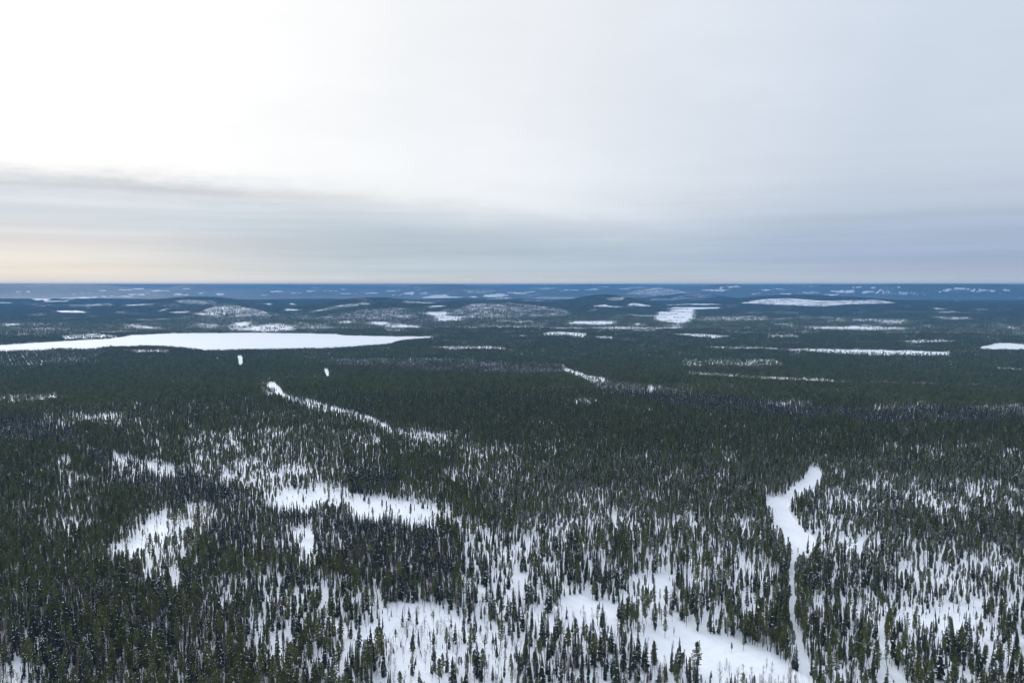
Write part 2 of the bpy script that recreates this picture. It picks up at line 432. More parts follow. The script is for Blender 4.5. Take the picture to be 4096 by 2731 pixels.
    (.38, [(2500, 1175), (2560, 1158), (2630, 1149), (2690, 1157), (2760, 1170), (2700, 1180), (2600, 1182)]), (.36, [(2690, 1190), (2740, 1177), (2790, 1174), (2880, 1187), (2800, 1200), (2700, 1198)]),
    (.5, [(2590, 1195), (2700, 1192), (2730, 1202), (2600, 1203)]),
    (.90, [(2614, 1271), (2627, 1249), (2692, 1243), (2736, 1232), (2658, 1234), (2701, 1228), (2875, 1228), (2884, 1234), (2784, 1236), (2784, 1271), (2736, 1291), (2692, 1288), (2636, 1282)]),
    (.74, [(2958, 1212), (3028, 1199), (3072, 1194), (3176, 1193), (3290, 1203), (3507, 1199), (3590, 1212), (3377, 1219), (3290, 1225), (3072, 1218)]),
    (.8, [(3200, 1308), (3450, 1307), (3600, 1311), (3700, 1313), (3560, 1315), (3300, 1312)]),
    (.16, [(3280, 1265), (3490, 1275), (3480, 1290), (3300, 1290)]), (.25, [(3455, 1277), (3630, 1277), (3640, 1288), (3500, 1292)]), (.4, [(3725, 1230), (3790, 1236), (3780, 1241), (3735, 1240)]),
    (.25, [(3715, 1265), (3890, 1268), (3880, 1284), (3760, 1280)]), (.45, [(3527, 1245), (3720, 1247), (3720, 1250), (3530, 1249)]), (.4, [(3685, 1302), (3727, 1300), (3730, 1314), (3690, 1314)]),
    (.2, [(3590, 1365), (3770, 1358), (3820, 1370), (3650, 1380)]), (.2, [(3072, 1340), (3190, 1340), (3190, 1352), (3072, 1354)]), (.18, [(2790, 1265), (3072, 1265), (3072, 1285), (2800, 1290)]),
    (.7, [(1681, 1192), (1730, 1180), (1790, 1177), (1800, 1186), (1855, 1188), (1850, 1192), (1700, 1193)]), (.8, [(1875, 1190), (1895, 1183), (1912, 1188), (1900, 1191)]),
    (.8, [(1930, 1183), (1990, 1174), (2040, 1180), (2010, 1187), (1940, 1188)]), (.7, [(1930, 1199), (2020, 1190), (2090, 1196), (1960, 1200)]), (.32, [(1850, 1159), (1990, 1161), (1950, 1175), (1870, 1172)]),
    (.8, [(2020, 1168), (2110, 1172), (2105, 1176), (2040, 1172)]), (.6, [(620, 1250), (650, 1238), (690, 1232), (650, 1248)]), (.6, [(670, 1250), (770, 1243), (760, 1255), (740, 1258), (680, 1256)]),
    (1.0, LAKE), (1.0, LAKE2),
]
# small far bogs and frozen ponds: column, row, half length, half height, share
PONDS = [(88, 1168, 24, 1), (165, 1198, 35, 3), (275, 1197, 25, 4, .7), (230, 1205, 45, 1.5), (345, 1190, 35, 3), (425, 1188, 16, 5, .7), (490, 1186, 35, 2.5, .6), (30, 1211, 30, 2), (560, 1179, 36, 1.6), (720, 1179, 30, 3),
         (605, 1164, 20, 2.5), (555, 1155, 20, 2), (500, 1159, 20, 1.5), (415, 1164, 12, 1.5), (805, 1173, 14, 2), (880, 1177, 15, 2), (350, 1230, 15, 1.5), (1108, 1166, 20, 2), (1175, 1171, 15, 1.3), (1245, 1164, 18, 3, .6),
         (1385, 1174, 27, 1.5), (1480, 1173, 22, 1.5), (1585, 1180, 17, 1.8), (1640, 1174, 20, 3), (1695, 1173, 18, 2.5, .7), (1165, 1217, 18, 2), (1150, 1234, 20, 1.5), (1170, 1240, 22, 3), (1075, 1216, 12, 3), (1265, 1151, 12, 1.5),
         (1372, 1157, 12, 1.5), (2075, 1172, 28, 2.5), (2115, 1166, 22, 2, .7), (2280, 1161, 30, 2, .7), (2370, 1156, 24, 2.5, .7), (2415, 1147, 20, 2), (2495, 1156, 15, 1.5), (2180, 1154, 20, 4, .45), (2860, 1160, 40, 4, .8),
         (2920, 1147, 25, 3), (3015, 1174, 12, 1.5), (2815, 1217, 80, 2), (2720, 1219, 50, 2), (3090, 1158, 30, 2.5), (3150, 1176, 28, 1.5), (3230, 1170, 30, 3, .5), (3390, 1166, 50, 4), (3500, 1168, 60, 4), (3640, 1174, 45, 3, .5),
         (3775, 1163, 24, 4), (3950, 1162, 75, 3.5), (3830, 1154, 40, 2), (3252, 1145, 25, 2, .4), (3830, 1204, 10, 2), (1060, 1180, 10, 1), (740, 1154, 14, 1.2),
         (640, 1163, 30, 1.6), (1330, 1163, 25, 1.5), (1570, 1163, 35, 1), (3460, 1150, 30, 1.5), (3330, 1180, 30, 1.5), (2630, 1154, 30, 1.5, .5), (300, 1176, 10, 1), (2540, 1150, 40, 1.2), (3600, 1146, 30, 1.2)]


def snow_share(u, v):
    v = np.minimum(v, 2755)
    n = vnoise(u, v * 9, 110, 1) + .6 * vnoise(u, v * 11, 37, 2)
    g = np.where(v > 1900, .06, np.where(v > 1700, .025, np.where(v > 1350, .010, .015 + .22 * np.clip(n - .3, 0, 1) * (v < 1335))))
    for s, poly in SNOW:
        g = np.where(inpoly(u, v, poly), s, g) if s > 0 else np.where(inpoly(u, v, poly), np.maximum(g, -s), g)
    for q in PONDS:
        x, y, a, b = q[:4]
        m = (np.abs(u - x) < a * 2) & (np.abs(v - y) < b * 3)
        if not m.any():
            continue
        m[m] = ((u[m] - x) / (a * 1.05)) ** 2 + ((v[m] - y) / (b * 1.15)) ** 2 < 1 + 1.5 * vnoise(u[m], v[m] * 9, 17, 1) + .8 * vnoise(u[m], v[m] * 6, 6, 2)
        g = np.where(m, q[4] if len(q) > 4 else .96, g)
    return g


# stands by kind: (spruce share, birch share, outline)
KIND = [
    (.18, .06, [(-300, 1130), (4400, 1130), (4400, 2800), (-300, 2800)]),
    (.58, .32, [(250, 1765), (450, 1835), (720, 1890), (900, 1960), (1080, 2040), (1400, 2078), (1560, 2072), (1700, 2100), (1800, 2170), (1840, 2300), (1800, 2430), (1550, 2410), (1480, 2340), (1200, 2250), (850, 2230), (800, 2060), (700, 2040), (450, 1930), (330, 1850)]),
    (.58, .32, [(2270, 1480), (2450, 1530), (2650, 1550), (2900, 1600), (3300, 1640), (3500, 1645), (4096, 1625), (4300, 1690), (3500, 1710), (3100, 1690), (2700, 1640), (2400, 1570)]),
    (.60, .26, [(1366, 1440), (1700, 1435), (2250, 1460), (2280, 1500), (1900, 1500), (1600, 1480), (1366, 1470), (1250, 1450)]),
    (.75, .10, [(3300, 1525), (4096, 1545), (4096, 1562), (3350, 1542), (2730, 1510), (2730, 1503)]),
    (.30, .25, [(0, 1420), (250, 1400), (420, 1410), (350, 1450), (0, 1470)]),
    (.55, .30, [(0, 1690), (250, 1700), (330, 1760), (200, 1800), (0, 1780)]),
    (.85, .02, [(1394, 1900), (1590, 1905), (1595, 1955), (1480, 1985), (1390, 1970)]),
    (.38, .22, [(0, 2330), (900, 2330), (1050, 2300), (1000, 2500), (950, 2790), (0, 2790), (-300, 2790), (-300, 2330)]),
    (.45, .12, [(950, 2300), (1480, 2330), (1560, 2440), (1500, 2620), (1440, 2790), (950, 2790), (1000, 2500)]),
    (.62, .14, [(1830, 2160), (2250, 2160), (2560, 2400), (2500, 2500), (2050, 2560), (1860, 2420)]),
    (.45, .36, [(1840, 2420), (2250, 2430), (2560, 2540), (2720, 2600), (2850, 2690), (3180, 2690), (3200, 2790), (1440, 2790), (1560, 2600)]),
    (.15, .68, [(1481, 2460), (1590, 2408), (1786, 2425), (1829, 2521), (1829, 2606), (1764, 2638), (1568, 2600), (1546, 2628), (1525, 2521)]),
    (.10, .80, [(2850, 2660), (3180, 2680), (3180, 2780), (2850, 2780)]),
    (.12, .50, [(740, 2022), (827, 2005), (870, 2057), (827, 2135), (740, 2150), (700, 2120), (740, 2092)]),
    (.46, .08, [(3230, 2390), (3600, 2400), (4300, 2370), (4300, 2790), (3240, 2790)]),
    (.36, .05, [(3190, 1980), (4300, 1930), (4300, 2420), (3230, 2420)]),
    (.50, .05, [(2600, 2330), (3140, 2300), (3150, 2560), (2700, 2520)]),
]


def kind_share(u, v):
    v = np.minimum(v, 2755)
    s = np.full(u.shape, .18)
    b = np.full(u.shape, .06)
    for a, c, poly in KIND:
        m = inpoly(u, v, poly)
        s = np.where(m, a, s)
        b = np.where(m, c, b)
    return s, b


# ------------------------------------------------------------------ materials
def mat(name):
    m = bpy.data.materials.new(name)
    m.use_nodes = True
    m.node_tree.nodes.clear()
    t = NT(m.node_tree)
    out = t.n.new('ShaderNodeOutputMaterial')
    p = t.n.new('ShaderNodeBsdfPrincipled')
    t.l.new(p.outputs[0], out.inputs[0])
    return m, t, p


def foliage_mat(name, base, var, rough=.75, size=.8):
    m, t, p = mat(name)
    oi = t.n.new('ShaderNodeObjectInfo')
    tc = t.n.new('ShaderNodeTexCoord')
    n = t.noise(tc.outputs['Object'], size, 3)
    c = t.mix(n, (*base, 1), (*var, 1))
    c = t.mix(1.0, c, t.smooth(oi.outputs['Random'], 0, 1, .7, 1.3), 'MULTIPLY')
    t.l.new(c, p.inputs['Base Color'])
    p.inputs['Roughness'].default_value = rough
    p.inputs['Specular IOR Level'].default_value = 0.0
    return m


M_PINE = foliage_mat("pine_needles", (.096, .115, .034), (.142, .156, .048))
M_SPRUCE = foliage_mat("spruce_needles", (.034, .046, .028), (.060, .072, .040))
M_TWIG = foliage_mat("birch_twigs", (.098, .066, .070), (.145, .102, .108), size=2)
M_BARK = foliage_mat("conifer_bark", (.085, .068, .060), (.13, .10, .085), size=3)
M_BIRCHBARK = foliage_mat("birch_bark", (.30, .275, .265), (.46, .43, .42), size=4)


def snow_mat(name, col, ground=False, track=False):
    m, t, p = mat(name)
    tc = t.n.new('ShaderNodeTexCoord')
    p.inputs['Roughness'].default_value = .65
    p.inputs['Specular IOR Level'].default_value = .15
    p.inputs['Base Color'].default_value = (*col, 1)
    if ground or track:
        n = t.noise(tc.outputs['Object'], .05, 5, .6)
        c = t.mix(n, (col[0] * .95, col[1] * .955, col[2] * .97, 1), (*col, 1))
        b = t.n.new('ShaderNodeBump')
        hgt = t.m('ADD', t.noise(tc.outputs['Object'], .12, 4, .55), t.m('MULTIPLY', t.noise(tc.outputs['Object'], .7, 3), .25))
        t.l.new(hgt, b.inputs['Height'])
        b.inputs['Strength'].default_value = .8
        b.inputs['Distance'].default_value = 1.6 if ground else .6
        t.l.new(b.outputs[0], p.inputs['Normal'])
        if ground:
            a = t.n.new('ShaderNodeAttribute')
            a.attribute_name = "wooded"
            n2 = t.noise(tc.outputs['Object'], .022, 3, .6)
            n3 = t.noise(tc.outputs['Object'], .055, 3, .6)
            grain = t.smooth(t.m('ADD', t.m('MULTIPLY', n3, .65), t.m('MULTIPLY', n2, .35)), .34, .66)
            share = t.m('SUBTRACT', 1.0, a.outputs['Fac'])
            f = t.smooth(t.m('SUBTRACT', grain, share), -.07, .07)
            f = t.m('MULTIPLY', f, t.smooth(a.outputs['Fac'], .01, .06))
            wood = t.mix(n2, (.024, .036, .032, 1), (.056, .072, .056, 1))
            c = t.mix(f, c, wood)
        t.l.new(c, p.inputs['Base Color'])
    return m


M_SNOW = snow_mat("snow_cover", (.84, .865, .905), ground=True)
M_TRACK = snow_mat("groomed_snow", (.85, .87, .90), track=True)
M_ICE = snow_mat("lake_snow", (.80, .82, .85), track=True)
M_SNOWLOAD = snow_mat("snow_on_branches", (.80, .83, .87))

# ------------------------------------------------------------------ mesh helpers


class Geo:
    def __init__(s):
        s.v, s.f = [], []

    def face(s, pts):
        k = len(s.v)
        s.v += [tuple(map(float, p)) for p in pts]
        s.f.append(tuple(range(k, k + len(pts))))

    def cone(s, a, b, ra, rb, n=3):
        a, b = np.array(a, float), np.array(b, float)
        d = b - a
        d = d / (np.linalg.norm(d) + 1e-9)
        e = np.cross(d, (0, 0, 1)) if abs(d[2]) < .9 else np.cross(d, (1, 0, 0))
        e /= np.linalg.norm(e)
        g = np.cross(d, e)
        k = len(s.v)
        for c, r in ((a, ra), (b, rb)):
            for i in range(n):
                q = 2 * math.pi * i / n
                s.v.append(tuple(c + r * (math.cos(q) * e + math.sin(q) * g)))
        for i in range(n):
            j = (i + 1) % n
            s.f.append((k + i, k + j, k + n + j, k + n + i))

    def mesh(s, name, m):
        me = bpy.data.meshes.new(name)
        me.from_pydata(s.v, [], s.f)
        me.materials.append(m)
        me.update()
        return me


def joined(name, pieces):
    """one mesh of several (Geo, material) with a slot each"""
    me = bpy.data.meshes.new(name)
    v, f, mi = [], [], []
    for i, (g, m) in enumerate(pieces):
        k = len(v)
        v += g.v
        f += [tuple(a + k for a in q) for q in g.f]
        mi += [i] * len(g.f)
        me.materials.append(m)
    me.from_pydata(v, [], f)
    me.polygons.foreach_set('material_index', mi)
    me.update()
    return me


def blob(g, c, r, rr, flat=.7):
    """small lumpy snow clump"""
    c = np.array(c, float)
    ring = []
    n = 5
    top = c + (0, 0, r * flat)
    bot = c - (0, 0, r * flat * .5)
    for i in range(n):
        q = 2 * math.pi * i / n + rr.random()
        k = r * rr.uniform(.75, 1.2)
        ring.append(c + (k * math.cos(q), k * math.sin(q), rr.uniform(-.15, .2) * r))
    for i in range(n):
        j = (i + 1) % n
        g.face((ring[i], ring[j], top))
        g.face((ring[j], ring[i], bot))


def spruce(seed, h=9.0, levels=26, per=5.5, width=1.05, snow=.2, cap=0, sides=5):
    rr = random.Random(seed)
    T, C, N = Geo(), Geo(), Geo()
    T.cone((0, 0, -.3), (0, 0, h * .97), .014 * h, .012, sides)
    z0 = rr.uniform(.05, .14)
    for l in range(levels):
        t = l / (levels - 1)
        z = h * (z0 + (1 - z0) * (t ** .95) * .985)
        prof = (1 - t) ** .8 * (.55 + .45 * min(1, t * 5 + .3))
        k = max(3, int(per * (1 - .35 * t) + rr.random()))
        a0 = rr.random() * 7
        for i in range(k):
            a = a0 + 2 * math.pi * i / k + rr.uniform(-.35, .35)
            L = (width * prof + .07) * rr.uniform(.55, 1.25)
            ca, sa = math.cos(a), math.sin(a)
            dr = L * rr.uniform(.25, .6) - .12 * t
            zz = z + rr.uniform(-.12, .12)
            w = L * .30 + .05
            tip = (ca * L, sa * L, zz - dr)
            mid = (ca * L * .55, sa * L * .55, zz - dr * .35)
            p1 = (mid[0] - sa * w, mid[1] + ca * w, mid[2] - .14)
            p2 = (mid[0] + sa * w, mid[1] - ca * w, mid[2] - .14)
            C.face(((0, 0, zz), p2, tip, p1))
            hd = .28 + .25 * L * rr.random()
            C.face(((ca * L * .2, sa * L * .2, zz - .03), tip, (mid[0], mid[1], mid[2] - hd)))
            if rr.random() < snow:
                o = .06
                q = rr.uniform(.45, .8)
                m2 = (ca * L * q, sa * L * q, zz - dr * q * .8 + o)
                s1 = (m2[0] - sa * w * .6, m2[1] + ca * w * .6, m2[2] - .05)
                s2 = (m2[0] + sa * w * .6, m2[1] - ca * w * .6, m2[2] - .05)
                N.face(((ca * L * .25, sa * L * .25, zz + o), s2, (tip[0], tip[1], tip[2] + o), s1))
                N.face((s1, (m2[0], m2[1], m2[2] + .12), s2, (tip[0], tip[1], tip[2] + .02)))
    for _ in range(cap):
        a = rr.random() * 7
        z = h * rr.uniform(.45, .98)
        r = max(.05, width * (1 - z / h) * .6)
        blob(N, (r * math.cos(a), r * math.sin(a), z), rr.uniform(.22, .42), rr)
    return T, C, N


def pine(seed, h=9.5, shoots=64, width=1.3, low=.38, snow=.3, tuft=.31, per=3, cap=0, sides=5, dead=7):
    rr = random.Random(seed)
    T, C, N = Geo(), Geo(), Geo()
    bend = (rr.uniform(-.25, .25), rr.uniform(-.25, .25))
    mid = (bend[0], bend[1], h * .5)
    T.cone((0, 0, -.3), mid, .0125 * h, .0085 * h, sides)
    T.cone(mid, (0, 0, h * .96), .0085 * h, .02, sides)
    for _ in range(dead):
        a = rr.random() * 7
        z = h * rr.uniform(.18, low + .1)
        T.cone((0, 0, z), (math.cos(a) * .8, math.sin(a) * .8, z - .1), .03, .012, 3)
    for s in range(shoots):
        t = (s + rr.random()) / shoots
        z = h * (low + (1 - low) * t * .98)
        prof = min(1.0, .55 + t * 2.2) * (1 - t ** 2.2) ** .8 + .12
        L = width * prof * rr.uniform(.35, 1.1)
        a = s * 2.4 + rr.uniform(-.7, .7)
        ca, sa = math.cos(a), math.sin(a)
        rise = L * rr.uniform(-.15, .35)
        if dead:
            T.cone((0, 0, z), (ca * L * .9, sa * L * .9, z + rise * .9), .03, .01, 3)
        for q in ([.45, .75, 1.0][-per:] if per < 4 else [.3, .55, .8, 1.0]):
            c = np.array((ca * L * q + rr.uniform(-.12, .12), sa * L * q + rr.uniform(-.12, .12), z + rise * q + rr.uniform(-.1, .12)))
            for _ in range(2 if tuft < .6 else 1):
                e1 = np.array((rr.gauss(0, 1), rr.gauss(0, 1), rr.gauss(0, .6)))
                e2 = np.array((rr.gauss(0, 1), rr.gauss(0, 1), rr.gauss(0, .9)))
                e1 *= tuft * rr.uniform(.6, 1.1) / (np.linalg.norm(e1) + .01)
                e2 *= tuft * rr.uniform(.45, .9) / (np.linalg.norm(e2) + .01)
                C.face((c - e1, c - e2 * .7, c + e1, c + e2))
            if rr.random() < snow:
                r = tuft * rr.uniform(.35, .62)
                c2 = c + (0, 0, .12)
                N.face((c2 + (r, 0, -.06), c2 + (0, r, 0), c2 + (-r, 0, -.04), c2 + (0, -r, .05)))
                N.face((c2 + (r * .7, r * .3, -.05), c2 + (0, 0, .14), c2 + (-r * .7, -r * .3, -.05)))
    for _ in range(cap):
        a = rr.random() * 7
        z = h * rr.uniform(low, .97)
        r = width * .5 * rr.random()
        blob(N, (r * math.cos(a), r * math.sin(a), z), rr.uniform(.22, .42), rr)
    return T, C, N


def birch(seed, h=7.5, limbs=26, twigs=3, thick=1.0):
    rr = random.Random(seed)
    T, C = Geo(), Geo()
    stems = 1 if rr.random() < .6 else 2
    for s in range(stems):
        lean = (rr.uniform(-.5, .5), rr.uniform(-.5, .5))
        hh = h * rr.uniform(.8, 1) if s else h
        T.cone((0, 0, -.3), (lean[0] * .5, lean[1] * .5, hh * .5), .066 * thick, .046 * thick, 4)
        T.cone((lean[0] * .5, lean[1] * .5, hh * .5), (lean[0], lean[1], hh), .046 * thick, .014, 4)
        for i in range(limbs // stems):
            t = rr.uniform(.25, .97)
            a = rr.random() * 7
            b = np.array((lean[0] * t, lean[1] * t, hh * t))
            L = hh * .17 * (1.15 - t) / .75 + .35
            d = np.array((math.cos(a) * .55, math.sin(a) * .55, rr.uniform(.6, 1.1)))
            tip = b + d * L * rr.uniform(.7, 1.2)
            C.cone(b, tip, .022 * thick, .009 * thick, 3)
            for _ in range(twigs):
                q = rr.uniform(.35, .95)
                m0 = b + (tip - b) * q
                e = m0 + np.array((rr.gauss(0, .35), rr.gauss(0, .35), rr.uniform(.15, .6))) * (.5 + L * .5)
                C.cone(m0, e, .013 * thick, .006 * thick, 3)
    return T, C, Geo()


def bent_birch(seed):
    """a young birch bowed over by its load of snow"""
    rr = random.Random(seed)
    T, C, N = Geo(), Geo(), Geo()
    span, top = rr.uniform(2.2, 4.0), rr.uniform(2.4, 4.2)
    n = 9
    P = []
    for i in range(n + 1):
        a = math.pi * .92 * i / n
        P.append(np.array((span * .5 * (1 - math.cos(a)), .15 * math.sin(i * 1.7 + seed), top * math.sin(a) * (1 - .12 * i / n))))
    for i in range(n):
        T.cone(P[i], P[i + 1], .045 - .003 * i, .042 - .003 * i, 4)
        if i > 1:
            w = rr.uniform(.14, .30)
            a, b = P[i] + (0, 0, .07), P[i + 1] + (0, 0, .07)
            N.face((a + (0, w, -.03), b + (0, w, -.03), b + (0, 0, .13), a + (0, 0, .13)))
            N.face((a + (0, 0, .13), b + (0, 0, .13), b + (0, -w, -.03), a + (0, -w, -.03)))
            for _ in range(3):
                m0 = P[i] + (P[i + 1] - P[i]) * rr.random()
                C.cone(m0, m0 + (rr.gauss(.3, .4), rr.gauss(0, .5), rr.uniform(-.9, .2)), .016, .006, 3)
    return T, C, N


# ------------------------------------------------------------------ the setting
def link(name, me, parent=None):
    o = bpy.data.objects.new(name, me)
    COL.objects.link(o)
    if parent:
        o.parent = parent
    return o


def grid_mesh(name, X, Y, Z, m, attr=None):
    nr, nc = X.shape
    v = np.stack([X, Y, Z], -1).reshape(-1, 3).astype(np.float32)
    i = np.arange(nr * nc).reshape(nr, nc)
    q = np.stack([i[:-1, :-1], i[:-1, 1:], i[1:, 1:], i[1:, :-1]], -1).reshape(-1, 4).astype(np.int32)
    me = bpy.data.meshes.new(name)
    me.vertices.add(len(v))
    me.vertices.foreach_set('co', v.ravel())
    me.loops.add(q.size)
    me.loops.foreach_set('vertex_index', q.ravel())
    me.polygons.add(len(q))
    me.polygons.foreach_set('loop_start', np.arange(0, q.size, 4, dtype=np.int32))
    me.update(calc_edges=True)
    me.polygons.foreach_set('use_smooth', np.ones(len(q), bool))
    if attr is not None:
        a = me.attributes.new("wooded", 'FLOAT', 'POINT')
        a.data.foreach_set('value', attr.ravel().astype(np.float32))
    me.materials.append(m)
    return me


FAR = 31000.0


def build_ground():
    bear = np.concatenate([np.linspace(-75, -38, 60)[:-1], np.linspace(-38, 38, 1100), np.linspace(38, 75, 60)[1:]]) * math.pi / 180
    rad = np.exp(np.linspace(math.log(90), math.log(FAR), 760))
    B, Rr = np.meshgrid(bear, rad)
    X, Y = Rr * np.sin(B), Rr * np.cos(B)
    Z = terrain(X, Y)
    u, v = survey(X, Y, Z)
    ju = u + 16 * fbm(X, Y, 110, 2, 3)
    g = snow_share(ju, v + 2.2 * fbm(X, Y, 90, 1, 3))
    w = 1 - np.clip(g, 0, 1)
    w = w * sstep(Rr, 2900 + 1500 * np.clip(g * 3, 0, 1), 4600 + 3500 * np.clip(g * 3, 0, 1))
    me = grid_mesh("snowy_ground", X, Y, Z, M_SNOW, w)
    o = link("snowy_ground", me)
    o['kind'] = 'structure'
    o['label'] = "gently rolling snow-covered forest land running to low hills on the horizon"


build_ground()


def flat_sheet(name, outline, z, m, label, thick=.05):
    import bmesh
    pts = []
    cp, sp = math.cos(PITCH), math.sin(PITCH)
    for (u, v) in outline:
        a, b = (u - 2048) / F_SRC, (1365.5 - v) / F_SRC
        d = (a, cp + b * sp, -sp + b * cp)
        t = (z - CAM_Z) / d[2]
        pts.append((d[0] * t, d[1] * t))
    bm = bmesh.new()
    f = bm.faces.new([bm.verts.new((x, y, z + thick)) for x, y in pts])
    ret = bmesh.ops.triangulate(bm, faces=[f])
    bmesh.ops.recalc_face_normals(bm, faces=bm.faces)
    for f in bm.faces:
        if f.normal.z < 0:
            f.normal_flip()
    me = bpy.data.meshes.new(name)
    bm.to_mesh(me)
    bm.free()
    me.materials.append(m)
    o = link(name, me)
    o['kind'] = 'structure'
    o['label'] = label


flat_sheet("frozen_lake", LAKE, LAKE_Z, M_ICE, "wide white frozen lake under smooth snow beyond the forest", .35)
flat_sheet("frozen_pond", LAKE2, LAKE_Z, M_ICE, "small frozen lake at the right beyond the long bog", .35)


def track(name, pts, label, ruts, rim=.25):
    """a packed snow track, pts = (column, row, half width in m); draped over the ground with its ruts"""
    C = np.array([ground_at(u, v)[:2] for u, v, _ in pts])
    W = np.array([w for *_, w in pts], float)
    s = np.concatenate([[0], np.cumsum(np.hypot(*np.diff(C, axis=0).T))])
    n = max(40, int(s[-1] / 1.2))
    q = np.linspace(0, s[-1], n)
    cx, cy, cw = (np.interp(q, s, a) for a in (C[:, 0], C[:, 1], W))
    for _ in range(8):
        for a in (cx, cy, cw):
            a[1:-1] = (a[:-2] + 2 * a[1:-1] + a[2:]) / 4
    dx, dy = np.gradient(cx), np.gradient(cy)
    L = np.hypot(dx, dy)
    nx, ny = dy / L, -dx / L
    prof = np.linspace(-1, 1, 61)
    wob = .06 * vnoise(q, q * 0, 7, 1)
    X = cx[:, None] + nx[:, None] * cw[:, None] * prof[None]
    Y = cy[:, None] + ny[:, None] * cw[:, None] * prof[None]
    hz = np.zeros(X.shape)
    for c, wd, dp in ruts:
        hz -= dp * np.exp(-((prof[None] - c - wob[:, None]) / wd) ** 2)
    bank = np.exp(-((np.abs(prof) - .86) / .07) ** 2)
    hz += rim * bank[None] * (1 + .5 * vnoise(X, Y, 5, 2))
    hz -= 1.2 * np.clip((np.abs(prof)[None] - .93) / .07, 0, 1)
    me = grid_mesh(name, X, Y, terrain(X, Y) + .32 + hz, M_TRACK)
    o = link(name, me)
    o['kind'] = 'structure'
    o['label'] = label
    return np.stack([cx, cy], 1), cw


track("snow_road", [(3249, 1872, 6), (3262, 1905, 6.5), (3215, 1945, 6), (3160, 1985, 6), (3105, 2025, 7), (3110, 2065, 8), (3150, 2110, 8.5), (3190, 2155, 9), (3205, 2190, 8), (3190, 2225, 4.5),
                    (3168, 2270, 2.3), (3168, 2330, 2.2), (3173, 2400, 2.2), (3164, 2470, 2.2), (3182, 2540, 2.4), (3195, 2600, 2.6), (3206, 2660, 2.9), (3228, 2740, 3.2), (3250, 2830, 3.3)],
      "packed white snow road winding down between the trees at right",
      [(-.5, .05, .22), (-.36, .05, .2), (.12, .05, .22), (.28, .05, .22), (.62, .04, .14)], .35)
track("snowmobile_trail", [(3532, 2480, 1.5), (3524, 2530, 1.6), (3522, 2570, 1.6), (3535, 2630, 1.7), (3572, 2690, 1.8), (3618, 2745, 1.9), (3680, 2830, 2)],
      "narrow snowmobile trail with two ruts among the spruces at lower right", [(-.35, .10, .16), (.3, .10, .16)], .1)

# ------------------------------------------------------------------ where the trees stand
NEAR_OUT = 3050.0


def candidates(r0, r1, cell, half=41):
    hb = math.tan(math.radians(half))
    ny = int((r1 - r0 * .75) / cell)
    xs = np.arange(-r1 * hb, r1 * hb, cell)
    ys = r0 * .75 + cell * np.arange(ny)
    X, Y = np.meshgrid(xs, ys)
    m = (np.abs(X) < Y * hb + 20)
    X, Y = X[m], Y[m]
    X = X + rng.uniform(-.5, .5, X.shape) * cell
    Y = Y + rng.uniform(-.5, .5, Y.shape) * cell
    r = np.hypot(X, Y)
    m = (r > r0) & (r < r1)
    return X[m], Y[m]


def thin(X, Y, cell, top=8.5, rag=3.0):
    """keep a candidate where the map wants a tree; returns also z, snow share, survey"""
    Z = terrain(X, Y)
    r = np.hypot(X, Y)
    u, v = survey(X, Y, Z)
    ju = u + rag * 7 * fbm(X, Y, 20, 1, 3) * 300 / np.maximum(r, 300)
    jv = v + rag * 4 * fbm(X, Y, 16, 2, 3) * 300 / np.maximum(r, 300)
    g = snow_share(ju, jv)
    lucky = rng.random(X.shape)
    for zz in (.3, .62, .92):
        u2, v2 = survey(X, Y, Z + top * zz)
        g2 = snow_share(u2, v2)
        g = np.where((g2 > .7) & ((lucky < .8) | (g2 > .995)), np.maximum(g, g2), g)
    e = np.arctan2(CAM_Z - Z, r)
    n = 1 + .5 * fbm(X, Y, 60, 0, 2) + 1.1 * fbm(X, Y, 11, 2, 2)
    n = np.clip(n, np.where(g < .13, .62, np.where(g < .22, .3, .12)), 2.1)
    rho = -np.log(np.clip(g, .004, .9995)) * np.tan(e) / (.60 * top) * n * (1 + .3 * sstep(r, 290, 480) + .25 * sstep(r, 800, 1100))
    rho = rho * np.where(g < .13, 1.35, np.where(g < .22, 1.18, 1.0)) * (1 + .15 * (g < .5))
    rho = np.clip(rho, 0, np.where(r > 900, .275, .385))
    keep = rng.random(X.shape) < rho * cell * cell
    keep &= (g < .999) & ~inpoly(u, v, ROAD_LOW)
    return keep, Z, g, u, v


X, Y = candidates(165, NEAR_OUT, 1.6)
k, Z, g, u, v = thin(X, Y, 1.6, 6.1)
X, Y, Z, g, u, v = (a[k] for a in (X, Y, Z, g, u, v))
dist = np.hypot(X, Y)
sp, bi = kind_share(u + 30 * fbm(X, Y, 60, 1, 2) * 300 / np.maximum(dist, 300), v)
clump = .5 + .5 * fbm(X, Y, 22, 3, 2)
q = rng.random(X.shape)
sp2 = np.clip(sp * (.4 + 1.2 * clump), 0, .95)
kind = np.where(q < sp2, 1, np.where(q < sp2 + bi, 2, 0))            # 0 pine, 1 spruce, 2 birch
ht = np.clip(rng.normal(6.7, 1.8, X.shape), 2.6, 11.5) * np.clip(1 + .22 * fbm(X, Y, 45, 3, 2), .7, 1.3) * (1 - .13 * sstep(dist, 290, 480))
ht = np.where(g > .6, np.clip(rng.normal(5.2, 1.9, X.shape), 1.8, 9), ht)
ht = np.where((g <= .6) & (rng.random(X.shape) < .26), ht * rng.uniform(.28, .7, X.shape), ht)
ht = np.where(kind == 2, np.clip(ht * .8, 2.2, 9), ht)
print("near trees", len(X), [int((kind == i).sum()) for i in range(3)])

